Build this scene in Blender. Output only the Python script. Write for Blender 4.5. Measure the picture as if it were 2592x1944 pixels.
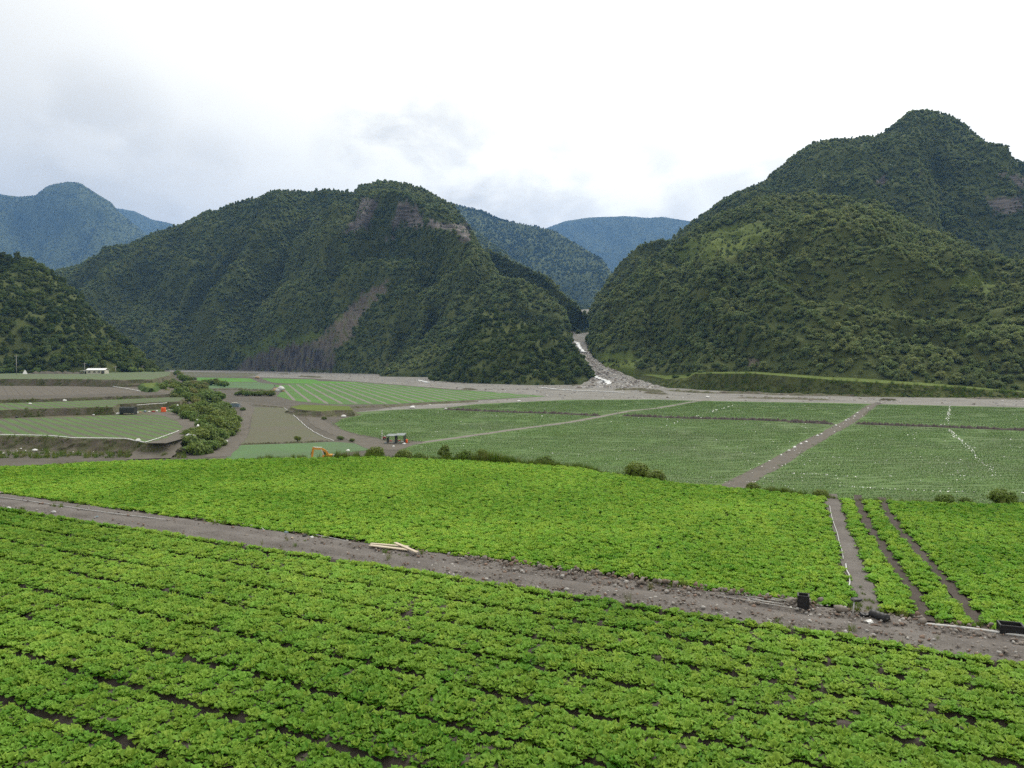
import bpy, bmesh, math, random
import numpy as np
from mathutils import Vector, Matrix, Euler

for o in list(bpy.data.objects):
    bpy.data.objects.remove(o)
SC = bpy.context.scene
COL = SC.collection
rnd = random.Random(7)
RNG = np.random.default_rng(11)

# ------------------------------------------------------------------ camera
W, H, F = 2592.0, 1944.0, 2034.0
CZ = 25.0                                   # camera height above the valley floor
PITCH = math.atan(72.0 / F)
cam = bpy.data.cameras.new('camera')
cam.sensor_fit = 'HORIZONTAL'; cam.sensor_width = 36.0
cam.lens = 36.0 * F / W
cam.clip_start = 0.1; cam.clip_end = 30000
co = bpy.data.objects.new('camera', cam); COL.objects.link(co)
co.location = (0, 0, CZ)
co.rotation_euler = (math.pi / 2 - PITCH, 0, 0)
SC.camera = co

# ------------------------------------------------------------------ world
SUN_EL, SUN_AZ = math.radians(50), math.radians(32)      # azimuth clockwise from +Y
wd = bpy.data.worlds.new('World'); SC.world = wd; wd.use_nodes = True
nt = wd.node_tree; nt.nodes.clear()
def N(nt, t, **kw):
    n = nt.nodes.new(t)
    for k, v in kw.items():
        if k.startswith('i_'):
            n.inputs[int(k[2:])].default_value = v
        else:
            setattr(n, k, v)
    return n
def L(nt, a, b): nt.links.new(a, b)
def M(nt, op, a, b=None, c=None, clamp=False):
    n = nt.nodes.new('ShaderNodeMath'); n.operation = op; n.use_clamp = clamp
    for i, v in enumerate((a, b, c)):
        if v is None: continue
        if isinstance(v, (int, float)): n.inputs[i].default_value = v
        else: nt.links.new(v, n.inputs[i])
    return n.outputs[0]
def SM(nt, v, a, b, lo=0.0, hi=1.0):
    n = nt.nodes.new('ShaderNodeMapRange'); n.interpolation_type = 'SMOOTHSTEP'
    nt.links.new(v, n.inputs[0])
    for i, x in enumerate((a, b, lo, hi)): n.inputs[i + 1].default_value = x
    return n.outputs[0]
def MIX(nt, fac, a, b, blend='MIX'):
    n = nt.nodes.new('ShaderNodeMix'); n.data_type = 'RGBA'; n.blend_type = blend
    for sock, v in ((n.inputs[0], fac), (n.inputs[6], a), (n.inputs[7], b)):
        if isinstance(v, (int, float)): sock.default_value = v
        elif isinstance(v, (tuple, list)): sock.default_value = (v[0], v[1], v[2], 1)
        else: nt.links.new(v, sock)
    return n.outputs[2]

out = N(nt, 'ShaderNodeOutputWorld'); bg = N(nt, 'ShaderNodeBackground'); bg.inputs[1].default_value = 0.1
sky = N(nt, 'ShaderNodeTexSky'); sky.sky_type = 'NISHITA'; sky.sun_disc = False
sky.sun_elevation = SUN_EL; sky.sun_rotation = SUN_AZ
tc = N(nt, 'ShaderNodeTexCoord')
sep = N(nt, 'ShaderNodeSeparateXYZ'); L(nt, tc.outputs['Generated'], sep.inputs[0])
dx, dy, dz = sep.outputs
zz = M(nt, 'ADD', M(nt, 'MAXIMUM', dz, 0.0), 0.30)
comb = N(nt, 'ShaderNodeCombineXYZ')
L(nt, M(nt, 'DIVIDE', dx, zz), comb.inputs[0]); L(nt, M(nt, 'DIVIDE', dy, zz), comb.inputs[1])
n1 = N(nt, 'ShaderNodeTexNoise'); n1.inputs['Scale'].default_value = 1.3; n1.inputs['Detail'].default_value = 6; n1.inputs['Roughness'].default_value = 0.5
L(nt, comb.outputs[0], n1.inputs['Vector'])
n2 = N(nt, 'ShaderNodeTexNoise'); n2.inputs['Scale'].default_value = 7.0; n2.inputs['Detail'].default_value = 7; n2.inputs['Roughness'].default_value = 0.55; n2.inputs['Distortion'].default_value = 0.5
mpn = N(nt, 'ShaderNodeMapping'); mpn.inputs['Scale'].default_value = (1, 1, 1.6); mpn.inputs['Location'].default_value = (3.1, 0.4, 0.7)
L(nt, tc.outputs['Generated'], mpn.inputs[0]); L(nt, mpn.outputs[0], n2.inputs['Vector'])
n3 = N(nt, 'ShaderNodeTexNoise'); n3.inputs['Scale'].default_value = 9.0; n3.inputs['Detail'].default_value = 8; n3.inputs['Roughness'].default_value = 0.55; n3.inputs['Distortion'].default_value = 0.25
mp3 = N(nt, 'ShaderNodeMapping'); mp3.inputs['Scale'].default_value = (1, 1, 1.5); mp3.inputs['Location'].default_value = (1.3, 2.4, 5.1)
L(nt, tc.outputs['Generated'], mp3.inputs[0]); L(nt, mp3.outputs[0], n3.inputs['Vector'])
# the sun behind the overcast: a broad brighter region of the cloud deck
sd = Vector((math.sin(SUN_AZ) * math.cos(SUN_EL), math.cos(SUN_AZ) * math.cos(SUN_EL), math.sin(SUN_EL)))
dot = N(nt, 'ShaderNodeVectorMath'); dot.operation = 'DOT_PRODUCT'; L(nt, tc.outputs['Generated'], dot.inputs[0]); dot.inputs[1].default_value = sd
glow = SM(nt, dot.outputs['Value'], 0.35, 0.95)
base = M(nt, 'ADD', M(nt, 'MULTIPLY', glow, 0.80), 0.66)
base = M(nt, 'ADD', base, M(nt, 'MULTIPLY', M(nt, 'SUBTRACT', n1.outputs[0], 0.5), 0.12))
# low torn grey cloud hanging along the ridges, thicker in a few banks
low = M(nt, 'MULTIPLY', SM(nt, dz, 0.03, 0.09), SM(nt, dz, 0.16, 0.34, 1.0, 0.0))
grey = M(nt, 'MULTIPLY', M(nt, 'MULTIPLY', low, SM(nt, n2.outputs[0], 0.46, 0.75)), 0.2)
for az_, el_, rad_, amt_ in ((-7.0, 14.0, 7.5, 0.7), (-3.2, 11.8, 6.0, 0.7), (3.0, 10.4, 7.0, 0.6), (9.0, 10.8, 6.0, 0.55), (16.0, 14.0, 6.0, 0.55), (31.0, 16.5, 5.0, 0.6), (-27.0, 13.2, 6.0, 0.35), (-21.0, 11.0, 5.0, 0.3)):
    a_, e_ = math.radians(az_), math.radians(el_)
    dn = N(nt, 'ShaderNodeVectorMath'); dn.operation = 'DOT_PRODUCT'; L(nt, tc.outputs['Generated'], dn.inputs[0])
    dn.inputs[1].default_value = (math.sin(a_) * math.cos(e_), math.cos(a_) * math.cos(e_), math.sin(e_))
    w_ = M(nt, 'MULTIPLY', SM(nt, dn.outputs['Value'], math.cos(math.radians(rad_)), 1.0), amt_)
    w_ = M(nt, 'MULTIPLY', w_, SM(nt, n3.outputs[0], 0.36, 0.64))
    grey = M(nt, 'MAXIMUM', grey, w_)
base = M(nt, 'MULTIPLY', base, M(nt, 'SUBTRACT', 1.0, M(nt, 'MULTIPLY', grey, 0.46)))
vs = N(nt, 'ShaderNodeVectorMath'); vs.operation = 'SCALE'; vs.inputs[0].default_value = (10.4, 10.05, 9.0); L(nt, base, vs.inputs['Scale'])
L(nt, MIX(nt, 0.95, sky.outputs[0], vs.outputs[0]), bg.inputs[0]); L(nt, bg.outputs[0], out.inputs[0])

sl = bpy.data.lights.new('sun', 'SUN'); sl.energy = 1.4; sl.angle = math.radians(16); sl.color = (1, 0.95, 0.86)
so = bpy.data.objects.new('sun', sl); COL.objects.link(so)
so.rotation_euler = sd.to_track_quat('Z', 'Y').to_euler(); so.location = (0, 0, 60)

SC.view_settings.view_transform = 'Standard'; SC.view_settings.look = 'None'
SC.view_settings.exposure = 0.60; SC.view_settings.gamma = 1.0; SC.view_settings.use_curve_mapping = False
SC.render.engine = 'CYCLES'
SC.cycles.max_bounces = 5; SC.cycles.diffuse_bounces = 2; SC.cycles.glossy_bounces = 2; SC.cycles.transmission_bounces = 3
SC.cycles.volume_bounces = 0; SC.cycles.transparent_max_bounces = 6
SC.cycles.caustics_reflective = False; SC.cycles.caustics_refractive = False
SC.cycles.use_denoising = False
SC.cycles.use_adaptive_sampling = True; SC.cycles.adaptive_threshold = 0.008

HAZE_DENSITY = 6.2e-5
HAZE_COLOR = (0.20, 0.46, 1.0, 1)

# ------------------------------------------------------------------ helpers
FWD = np.array((0, math.cos(PITCH), -math.sin(PITCH))); UP = np.array((0, math.sin(PITCH), math.cos(PITCH)))
def ray(px, py): return FWD * F + np.array((1.0, 0, 0)) * (px - W / 2) + UP * (H / 2 - py)
def at(px, py, z=0.0):
    d = ray(px, py); k = (z - CZ) / d[2]
    return np.array((d[0] * k, d[1] * k, z))
def atd(px, py, D):
    d = ray(px, py); k = D / d[1]
    return np.array((d[0] * k, D, CZ + d[2] * k))
def project(p):
    p = np.asarray(p, float); q = p - np.array((0, 0, CZ))
    f = q @ FWD
    return W / 2 + F * q[..., 0] / f, H / 2 - F * (q @ UP) / f
# the photograph's surveyed close-ups: local coordinates -> photograph coordinates
def Z1(*p): return [(x / 3.403, 850 + y / 3.403) for x, y in p]
def Z2(*p): return [(500 + x / 3.403, 850 + y / 3.403) for x, y in p]
def Z3(*p): return [(1000 + x / 3.403, 700 + y / 3.403) for x, y in p]
def Z4(*p): return [(1500 + x / 3.687, 850 + y / 3.687) for x, y in p]
def Z5(*p): return [(1992 + x / 3.318, 850 + y / 3.318) for x, y in p]
def Z6(*p): return [(1900 + x / 3.197, 1200 + y / 3.197) for x, y in p]
def Z9(*p): return [(380 + x / 5.53, 900 + y / 5.53) for x, y in p]
def ZH(*p): return [(600 + x / 2.765, 400 + y / 2.765) for x, y in p]
def ZR(*p): return [(1400 + x / 1.856, 400 + y / 1.856) for x, y in p]

def vnoise(x, y, seed=0):
    xi = np.floor(x).astype(np.int64); yi = np.floor(y).astype(np.int64)
    xf = x - xi; yf = y - yi
    def h(a, b):
        n = (a * 374761393 + b * 668265263 + seed * 1442695041) & 0x7fffffff
        n = ((n ^ (n >> 13)) * 1274126177) & 0x7fffffff
        n = n ^ (n >> 16)
        return (n & 0xffff) / 65535.0
    u = xf * xf * (3 - 2 * xf); v = yf * yf * (3 - 2 * yf)
    return (h(xi, yi) * (1 - u) + h(xi + 1, yi) * u) * (1 - v) + (h(xi, yi + 1) * (1 - u) + h(xi + 1, yi + 1) * u) * v
def fbm(x, y, seed=0, oct=5, rough=0.5):
    s = 0; a = 1; t = 0
    for k in range(oct):
        s = s + a * (vnoise(x, y, seed + k) * 2 - 1); t += a; a *= rough; x = x * 2.03 + 17.1; y = y * 2.03 + 5.7
    return s / t
def inpoly(px, py, poly):
    px = np.asarray(px); py = np.asarray(py); r = np.zeros(px.shape, bool)
    n = len(poly); j = n - 1
    for i in range(n):
        xi, yi = poly[i][:2]; xj, yj = poly[j][:2]
        c = ((yi > py) != (yj > py)) & (px < (xj - xi) * (py - yi) / ((yj - yi) + 1e-12) + xi)
        r ^= c; j = i
    return r

def mesh_np(name, verts, quads=None, tris=None, smooth=False):
    m = bpy.data.meshes.new(name)
    V = np.asarray(verts, np.float32)
    loops = []; starts = []; tot = []; p = 0
    if quads is not None and len(quads):
        q = np.asarray(quads, np.int32); loops.append(q.ravel()); starts.append(np.arange(len(q)) * 4 + p); tot.append(np.full(len(q), 4)); p += q.size
    if tris is not None and len(tris):
        q = np.asarray(tris, np.int32); loops.append(q.ravel()); starts.append(np.arange(len(q)) * 3 + p); tot.append(np.full(len(q), 3)); p += q.size
    m.vertices.add(len(V)); m.vertices.foreach_set('co', V.ravel())
    if loops:
        lp = np.concatenate(loops).astype(np.int32); st = np.concatenate(starts).astype(np.int32)
        m.loops.add(len(lp)); m.loops.foreach_set('vertex_index', lp)
        m.polygons.add(len(st)); m.polygons.foreach_set('loop_start', st)
        if smooth: m.polygons.foreach_set('use_smooth', np.ones(len(st), bool))
    m.update(calc_edges=True); m.validate()
    return m
def fattr(m, name, vals, domain='POINT'):
    a = m.attributes.new(name, 'FLOAT', domain); a.data.foreach_set('value', np.asarray(vals, np.float32))

class MB:
    """collects shapes into one mesh"""
    def __init__(s): s.v = []; s.f = []; s.mi = []
    def add(s, verts, faces, mi=0):
        b = len(s.v); s.v += [tuple(map(float, v)) for v in verts]
        s.f += [tuple(b + i for i in f) for f in faces]; s.mi += [mi] * len(faces); return s
    def box(s, c, size, rot=None, mi=0, taper=1.0):
        hx, hy, hz = (d / 2 for d in size)
        vs = [Vector((sx * hx * (taper if sz > 0 else 1), sy * hy * (taper if sz > 0 else 1), sz * hz)) for sz in (-1, 1) for sy in (-1, 1) for sx in (-1, 1)]
        if rot is not None: vs = [rot @ v for v in vs]
        vs = [v + Vector(c) for v in vs]
        return s.add(vs, [(0, 2, 3, 1), (4, 5, 7, 6), (0, 1, 5, 4), (2, 6, 7, 3), (0, 4, 6, 2), (1, 3, 7, 5)], mi)
    def bar(s, a, b, w, h, mi=0):
        a = Vector(a); b = Vector(b); d = b - a
        q = d.to_track_quat('X', 'Z').to_matrix()
        return s.box((a + b) / 2, (d.length, w, h), q, mi)
    def tube(s, pts, r, n=6, mi=0, caps=True):
        pts = [Vector(p) for p in pts]; rs = r if isinstance(r, (list, tuple)) else [r] * len(pts)
        base = len(s.v); rings = []
        for i, p in enumerate(pts):
            t = (pts[min(i + 1, len(pts) - 1)] - pts[max(i - 1, 0)]).normalized()
            u = t.orthogonal().normalized() if i == 0 else (u - t * u.dot(t)).normalized()
            w = t.cross(u)
            rings.append([p + (u * math.cos(2 * math.pi * k / n) + w * math.sin(2 * math.pi * k / n)) * rs[i] for k in range(n)])
        vs = [v for r_ in rings for v in r_]; fs = []
        for i in range(len(pts) - 1):
            for k in range(n):
                fs.append((i * n + k, i * n + (k + 1) % n, (i + 1) * n + (k + 1) % n, (i + 1) * n + k))
        if caps: fs += [tuple(range(n))[::-1], tuple((len(pts) - 1) * n + k for k in range(n))]
        return s.add(vs, fs, mi)
    def mesh(s, name, mats, smooth=False):
        m = bpy.data.meshes.new(name); m.from_pydata(s.v, [], s.f)
        for x in (mats if isinstance(mats, (list, tuple)) else [mats]): m.materials.append(x)
        if any(s.mi): m.polygons.foreach_set('material_index', s.mi)
        if smooth: m.polygons.foreach_set('use_smooth', [True] * len(m.polygons))
        m.update(); return m
    def build(s, name, mats, parent=None, smooth=False, bevel=0):
        m = s.mesh(name, mats, smooth)
        if bevel:
            bm = bmesh.new(); bm.from_mesh(m); bmesh.ops.remove_doubles(bm, verts=bm.verts, dist=1e-5)
            bmesh.ops.bevel(bm, geom=bm.edges[:], offset=bevel, segments=2, affect='EDGES', clamp_overlap=True); bm.to_mesh(m); bm.free()
        return obj(name, m, parent)
def obj(name, mesh, parent=None, loc=None, rz=0.0, scale=None):
    o = bpy.data.objects.new(name, mesh); COL.objects.link(o)
    if parent is not None: o.parent = parent
    if loc is not None: o.location = loc
    if rz: o.rotation_euler = (0, 0, rz)
    if scale is not None: o.scale = (scale,) * 3 if isinstance(scale, (int, float)) else scale
    return o
def tag(o, label=None, cat=None, group=None, kind=None):
    if label: o['label'] = label
    if cat: o['category'] = cat
    if group: o['group'] = group
    if kind: o['kind'] = kind
    return o
def thing(name, loc, label, cat, group=None, rz=0.0, scale=None):
    o = obj(name, None, None, loc, rz, scale); o.empty_display_size = 0.2
    return tag(o, label, cat, group)

# ------------------------------------------------------------------ materials
def mat(name):
    m = bpy.data.materials.new(name); m.use_nodes = True; t = m.node_tree; t.nodes.clear()
    return m, t
def finish(t, shader, bump=None):
    o = N(t, 'ShaderNodeOutputMaterial'); L(t, shader, o.inputs[0])
def bsdf(t, col, rough=0.8, metal=0.0, spec=0.3, normal=None):
    b = N(t, 'ShaderNodeBsdfPrincipled')
    if isinstance(col, (tuple, list)): b.inputs['Base Color'].default_value = (*col[:3], 1)
    else: L(t, col, b.inputs['Base Color'])
    if isinstance(rough, (int, float)): b.inputs['Roughness'].default_value = rough
    else: L(t, rough, b.inputs['Roughness'])
    b.inputs['Metallic'].default_value = metal; b.inputs['Specular IOR Level'].default_value = spec
    if normal is not None: L(t, normal, b.inputs['Normal'])
    return b.outputs[0]
def noise(t, scale, detail=4, rough=0.55, vec=None, dist=0.0):
    n = N(t, 'ShaderNodeTexNoise'); n.inputs['Scale'].default_value = scale; n.inputs['Detail'].default_value = detail
    n.inputs['Roughness'].default_value = rough; n.inputs['Distortion'].default_value = dist
    if vec is None:
        g = N(t, 'ShaderNodeNewGeometry'); vec = g.outputs['Position']
    L(t, vec, n.inputs['Vector']); return n.outputs[0]
def bump(t, h, dist, strength=1.0):
    b = N(t, 'ShaderNodeBump'); b.inputs['Distance'].default_value = dist; b.inputs['Strength'].default_value = strength
    L(t, h, b.inputs['Height']); return b.outputs[0]
def ramp(t, fac, stops):
    r = N(t, 'ShaderNodeValToRGB'); e = r.color_ramp.elements
    while len(e) < len(stops): e.new(0.5)
    for k, (p, c) in enumerate(stops): e[k].position = p; e[k].color = (*c, 1)
    L(t, fac, r.inputs[0]); return r.outputs[0]
def attr(t, name):
    a = N(t, 'ShaderNodeAttribute'); a.attribute_name = name; return a.outputs['Fac']

def leaf_mat(name, dark, light, trans=0.3, rough=0.45, vary=1.0, tone=True, spec=0.35, big=0.0, hue=0.03):
    """leaf: colour varies by plant and along the 'tone' of each leaf, with light passing through"""
    m, t = mat(name)
    oi = N(t, 'ShaderNodeObjectInfo')
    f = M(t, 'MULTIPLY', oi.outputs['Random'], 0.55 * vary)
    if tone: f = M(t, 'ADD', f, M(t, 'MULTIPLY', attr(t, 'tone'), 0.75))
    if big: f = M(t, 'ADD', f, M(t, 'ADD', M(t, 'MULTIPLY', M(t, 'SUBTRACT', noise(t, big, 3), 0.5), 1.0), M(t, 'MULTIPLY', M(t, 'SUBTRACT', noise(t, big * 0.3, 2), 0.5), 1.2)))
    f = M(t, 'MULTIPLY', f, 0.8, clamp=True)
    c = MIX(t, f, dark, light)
    h = N(t, 'ShaderNodeHueSaturation'); L(t, c, h.inputs['Color'])
    L(t, M(t, 'ADD', 0.5 - hue * 0.5, M(t, 'MULTIPLY', M(t, 'FRACT', M(t, 'MULTIPLY', oi.outputs['Random'], 7.31)), hue)), h.inputs['Hue'])
    c = h.outputs[0]
    d = bsdf(t, c, rough, spec=spec)
    tr = N(t, 'ShaderNodeBsdfTranslucent'); L(t, c, tr.inputs[0])
    mx = N(t, 'ShaderNodeMixShader'); mx.inputs[0].default_value = trans
    L(t, d, mx.inputs[1]); L(t, tr.outputs[0], mx.inputs[2]); finish(t, mx.outputs[0]); return m

def ground_mat(name, stops, scale=0.3, fine=6.0, bumpd=0.05, speck=None, speck_scale=2.0, rough=0.95):
    m, t = mat(name)
    a = noise(t, scale, 6, 0.6); b = noise(t, fine, 5, 0.65)
    f = M(t, 'ADD', M(t, 'MULTIPLY', a, 0.6), M(t, 'MULTIPLY', b, 0.4))
    c = ramp(t, f, stops)
    if speck is not None:
        v = N(t, 'ShaderNodeTexVoronoi'); v.inputs['Scale'].default_value = speck_scale
        g = N(t, 'ShaderNodeNewGeometry'); L(t, g.outputs['Position'], v.inputs['Vector'])
        c = MIX(t, SM(t, v.outputs['Distance'], 0.10, 0.30, 0.85, 0.0), c, speck)
        b = M(t, 'ADD', b, SM(t, v.outputs['Distance'], 0.05, 0.4, 0.8, 0.0))
    finish(t, bsdf(t, c, rough, spec=0.15, normal=bump(t, b, bumpd))); return m

def crop_mat(name, green, green2, soil, ang, spacing, cover=0.6, fleck=None, patch=0.03, rows=0.0):
    """far crop sheet: rows of small plants over soil, speckled"""
    m, t = mat(name)
    g = N(t, 'ShaderNodeNewGeometry'); mp = N(t, 'ShaderNodeMapping'); mp.inputs['Rotation'].default_value = (0, 0, ang)
    L(t, g.outputs['Position'], mp.inputs[0])
    w = N(t, 'ShaderNodeTexWave'); w.wave_type = 'BANDS'; w.bands_direction = 'Y'; w.inputs['Scale'].default_value = 0.314 / spacing * 1.0
    w.inputs['Distortion'].default_value = 0.3; w.inputs['Detail'].default_value = 2; w.inputs['Detail Scale'].default_value = 0.6
    L(t, mp.outputs[0], w.inputs[0])
    nz = noise(t, 2.2, 4, 0.7); pz = noise(t, patch, 4, 0.6); p2 = noise(t, 0.35, 3, 0.6)
    f = M(t, 'ADD', M(t, 'MULTIPLY', w.outputs['Fac'], 0.35), M(t, 'MULTIPLY', nz, 0.65))
    f = M(t, 'ADD', f, M(t, 'MULTIPLY', M(t, 'SUBTRACT', pz, 0.5), 0.45))
    f = SM(t, f, 0.70 - cover * 0.55, 0.95 - cover * 0.45)
    gr = MIX(t, SM(t, M(t, 'ADD', M(t, 'MULTIPLY', pz, 0.5), M(t, 'MULTIPLY', p2, 0.5)), 0.35, 0.65), green, green2)
    c = MIX(t, f, soil, gr)
    if rows: c = MIX(t, M(t, 'MULTIPLY', SM(t, w.outputs['Fac'], 0.07, 0.0), rows), c, tuple(x * 0.55 for x in soil))
    c = MIX(t, M(t, 'MULTIPLY', SM(t, noise(t, 0.9, 5, 0.75), 0.45, 0.75), 0.35), c, tuple(x * 1.25 for x in green2))
    if fleck is not None:
        v = N(t, 'ShaderNodeTexVoronoi'); v.inputs['Scale'].default_value = 0.9; L(t, g.outputs['Position'], v.inputs['Vector'])
        c = MIX(t, M(t, 'MULTIPLY', SM(t, v.outputs['Distance'], 0.05, 0.14, 0.8, 0.0), SM(t, nz, 0.45, 0.6)), c, fleck)
    finish(t, bsdf(t, c, 0.9, spec=0.15, normal=bump(t, nz, 0.10))); return m

def plain_mat(name, col, rough=0.6, metal=0.0, var=0.25, scale=3.0, bumpd=0.0, spec=0.3):
    m, t = mat(name)
    n = noise(t, scale, 4, 0.6)
    c = MIX(t, n, tuple(x * (1 - var) for x in col), tuple(min(1, x * (1 + var)) for x in col))
    finish(t, bsdf(t, c, rough, metal, spec, bump(t, n, bumpd) if bumpd else None)); return m

MT = {}
MT['soil'] = ground_mat('valley_soil', [(0.3, (0.068, 0.061, 0.049)), (0.55, (0.105, 0.095, 0.077)), (0.75, (0.148, 0.134, 0.110))], 0.12, 2.0, 0.08)
MT['track'] = ground_mat('track_gravel', [(0.25, (0.075, 0.066, 0.06)), (0.5, (0.135, 0.122, 0.112)), (0.75, (0.21, 0.195, 0.18))], 0.8, 14.0, 0.03, speck=(0.24, 0.23, 0.22), speck_scale=9.0)
MT['bed'] = ground_mat('bed_soil', [(0.3, (0.05, 0.04, 0.034)), (0.7, (0.10, 0.085, 0.075))], 1.5, 20.0, 0.04)
MT['gravel'] = ground_mat('river_gravel', [(0.25, (0.105, 0.099, 0.088)), (0.5, (0.195, 0.187, 0.168)), (0.75, (0.30, 0.288, 0.262))], 0.06, 0.9, 0.35, speck=(0.36, 0.35, 0.33), speck_scale=0.5)
MT['road'] = ground_mat('field_road', [(0.3, (0.088, 0.079, 0.065)), (0.7, (0.150, 0.135, 0.112))], 0.3, 4.0, 0.03)
MT['pale_road'] = ground_mat('pale_furrow', [(0.3, (0.15, 0.138, 0.12)), (0.7, (0.22, 0.20, 0.175))], 0.3, 4.0, 0.03)
MT['bank'] = ground_mat('bank_soil', [(0.28, (0.07, 0.06, 0.046)), (0.45, (0.14, 0.122, 0.094)), (0.55, (0.09, 0.10, 0.04)), (0.62, (0.165, 0.146, 0.115)), (0.8, (0.23, 0.208, 0.17))], 0.22, 1.3, 0.5)
MT['grassbank'] = ground_mat('grass_bank', [(0.25, (0.03, 0.05, 0.014)), (0.5, (0.06, 0.10, 0.022)), (0.75, (0.10, 0.15, 0.03))], 0.12, 1.2, 0.3)
MT['brownbank'] = ground_mat('brown_grass_bank', [(0.25, (0.04, 0.038, 0.022)), (0.45, (0.07, 0.08, 0.026)), (0.6, (0.095, 0.115, 0.032)), (0.8, (0.14, 0.145, 0.05))], 0.10, 0.9, 0.4)
MT['pasture'] = ground_mat('bright_grass', [(0.3, (0.065, 0.095, 0.016)), (0.7, (0.12, 0.16, 0.028))], 0.08, 0.8, 0.3)
S_ = (0.10, 0.09, 0.08)
def row_angle(p, q, z):
    d = at(*q, z) - at(*p, z); return -math.atan2(d[1], d[0])
ROWA = row_angle(*Z1((220, 720), (640, 880)), 3.3); ROWB = row_angle(*Z1((250, 430), (420, 540)), 7.4)
MT['f_main'] = crop_mat('crop_main', (0.070, 0.145, 0.028), (0.095, 0.172, 0.040), (0.13, 0.12, 0.10), 0.10, 0.9, 0.86, None)
MT['f_strip'] = crop_mat('crop_striped', (0.06, 0.155, 0.022), (0.08, 0.19, 0.028), S_, 1.26, 1.2, 0.9)
MT['f_bright'] = crop_mat('crop_bright', (0.06, 0.19, 0.02), (0.09, 0.24, 0.025), S_, 0.1, 1.0, 0.95)
MT['f_pale'] = crop_mat('crop_pale', (0.075, 0.165, 0.055), (0.095, 0.19, 0.065), S_, 0.1, 1.0, 0.8)
MT['f_dull'] = crop_mat('crop_dull', (0.07, 0.11, 0.036), (0.09, 0.125, 0.045), (0.12, 0.105, 0.082), 0.05, 1.1, 0.42)
MT['f_left'] = crop_mat('crop_left', (0.065, 0.122, 0.032), (0.095, 0.15, 0.048), (0.105, 0.095, 0.075), ROWA, 3.4, 0.72, rows=0.45)
MT['f_soil'] = crop_mat('crop_soil', (0.07, 0.085, 0.038), (0.085, 0.09, 0.045), (0.12, 0.105, 0.086), ROWB, 4.6, 0.10, rows=0.5)
MT['f_upper'] = crop_mat('crop_upper', (0.07, 0.14, 0.04), (0.09, 0.165, 0.05), (0.12, 0.106, 0.085), 0.1, 1.0, 0.6)
MT['cabbage'] = leaf_mat('cabbage_leaf', (0.056, 0.168, 0.005), (0.34, 0.53, 0.080), 0.36, 0.62, 0.75, spec=0.14, big=0.22)
MT['cabbage_mid'] = leaf_mat('young_cabbage_leaf', (0.062, 0.205, 0.004), (0.37, 0.58, 0.078), 0.36, 0.62, 0.75, spec=0.14, big=0.22)
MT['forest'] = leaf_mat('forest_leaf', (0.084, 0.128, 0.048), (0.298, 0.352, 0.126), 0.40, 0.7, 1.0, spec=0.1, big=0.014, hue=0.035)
MT['forest_dark'] = leaf_mat('dark_forest_leaf', (0.026, 0.050, 0.012), (0.135, 0.180, 0.042), 0.24, 0.7, 1.0, spec=0.1, big=0.016, hue=0.03)
MT['shrub'] = leaf_mat('shrub_leaf', (0.055, 0.11, 0.015), (0.25, 0.32, 0.055), 0.30, 0.55, 0.5, spec=0.2)
MT['reed'] = leaf_mat('dry_grass_leaf', (0.09, 0.13, 0.025), (0.30, 0.28, 0.11), 0.25, 0.7, 0.7, spec=0.1)
MT['bark'] = plain_mat('bark', (0.09, 0.075, 0.06), 0.9, 0, 0.4, 2.0)
MT['core'] = plain_mat('filler_core', (0.085, 0.108, 0.036), 0.95, 0, 0.3, 1.0)  # colour of the solid filler added inside crowns to block light
MT['stone'] = plain_mat('stone', (0.215, 0.19, 0.168), 0.95, 0, 0.55, 6.0, 0.03, spec=0.1)
MT['brown_stone'] = plain_mat('brown_stone', (0.20, 0.145, 0.115), 0.95, 0, 0.4, 5.0, 0.03, spec=0.1)
MT['boulder'] = plain_mat('river_boulder', (0.36, 0.345, 0.325), 0.9, 0, 0.35, 0.8, 0.1)
MT['wood'] = plain_mat('plank_wood', (0.50, 0.43, 0.33), 0.8, 0, 0.2, 4.0, 0.005)
MT['black'] = plain_mat('black_plastic', (0.018, 0.018, 0.02), 0.5, 0, 0.3, 8.0)
MT['net'] = plain_mat('dark_net', (0.035, 0.04, 0.036), 0.9, 0, 0.4, 2.0)
MT['white'] = plain_mat('white_plastic', (0.74, 0.74, 0.72), 0.55, 0, 0.08, 2.0)
MT['pipe'] = plain_mat('grey_pipe', (0.50, 0.50, 0.49), 0.5, 0, 0.12, 3.0)
MT['galv'] = plain_mat('dull_galvanised', (0.36, 0.35, 0.33), 0.6, 0.1, 0.2, 4.0)
MT['yellow'] = plain_mat('machine_yellow', (0.60, 0.27, 0.03), 0.5, 0, 0.25, 1.5)
MT['steel'] = plain_mat('dark_steel', (0.07, 0.07, 0.07), 0.5, 0.4, 0.3, 2.0)
MT['chrome'] = plain_mat('bright_steel', (0.6, 0.6, 0.6), 0.35, 0.6, 0.1, 2.0)
MT['greyroof'] = plain_mat('grey_sheet_roof', (0.22, 0.25, 0.245), 0.6, 0.1, 0.2, 1.0)
MT['orange'] = plain_mat('orange_plastic', (0.85, 0.13, 0.02), 0.45, 0, 0.1, 2.0)
MT['red'] = plain_mat('red_paint', (0.30, 0.04, 0.035), 0.55, 0, 0.2, 2.0)
MT['bluegrey'] = plain_mat('blue_grey_plastic', (0.14, 0.19, 0.22), 0.6, 0, 0.2, 2.0)
MT['cream'] = plain_mat('cream_wall', (0.50, 0.48, 0.40), 0.85, 0, 0.12, 0.6)
MT['whiteroof'] = plain_mat('white_sheet_roof', (0.72, 0.73, 0.73), 0.5, 0, 0.06, 0.5)
MT['glass'] = plain_mat('dark_glass', (0.03, 0.035, 0.04), 0.15, 0, 0.1, 1.0, spec=0.6)
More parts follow.
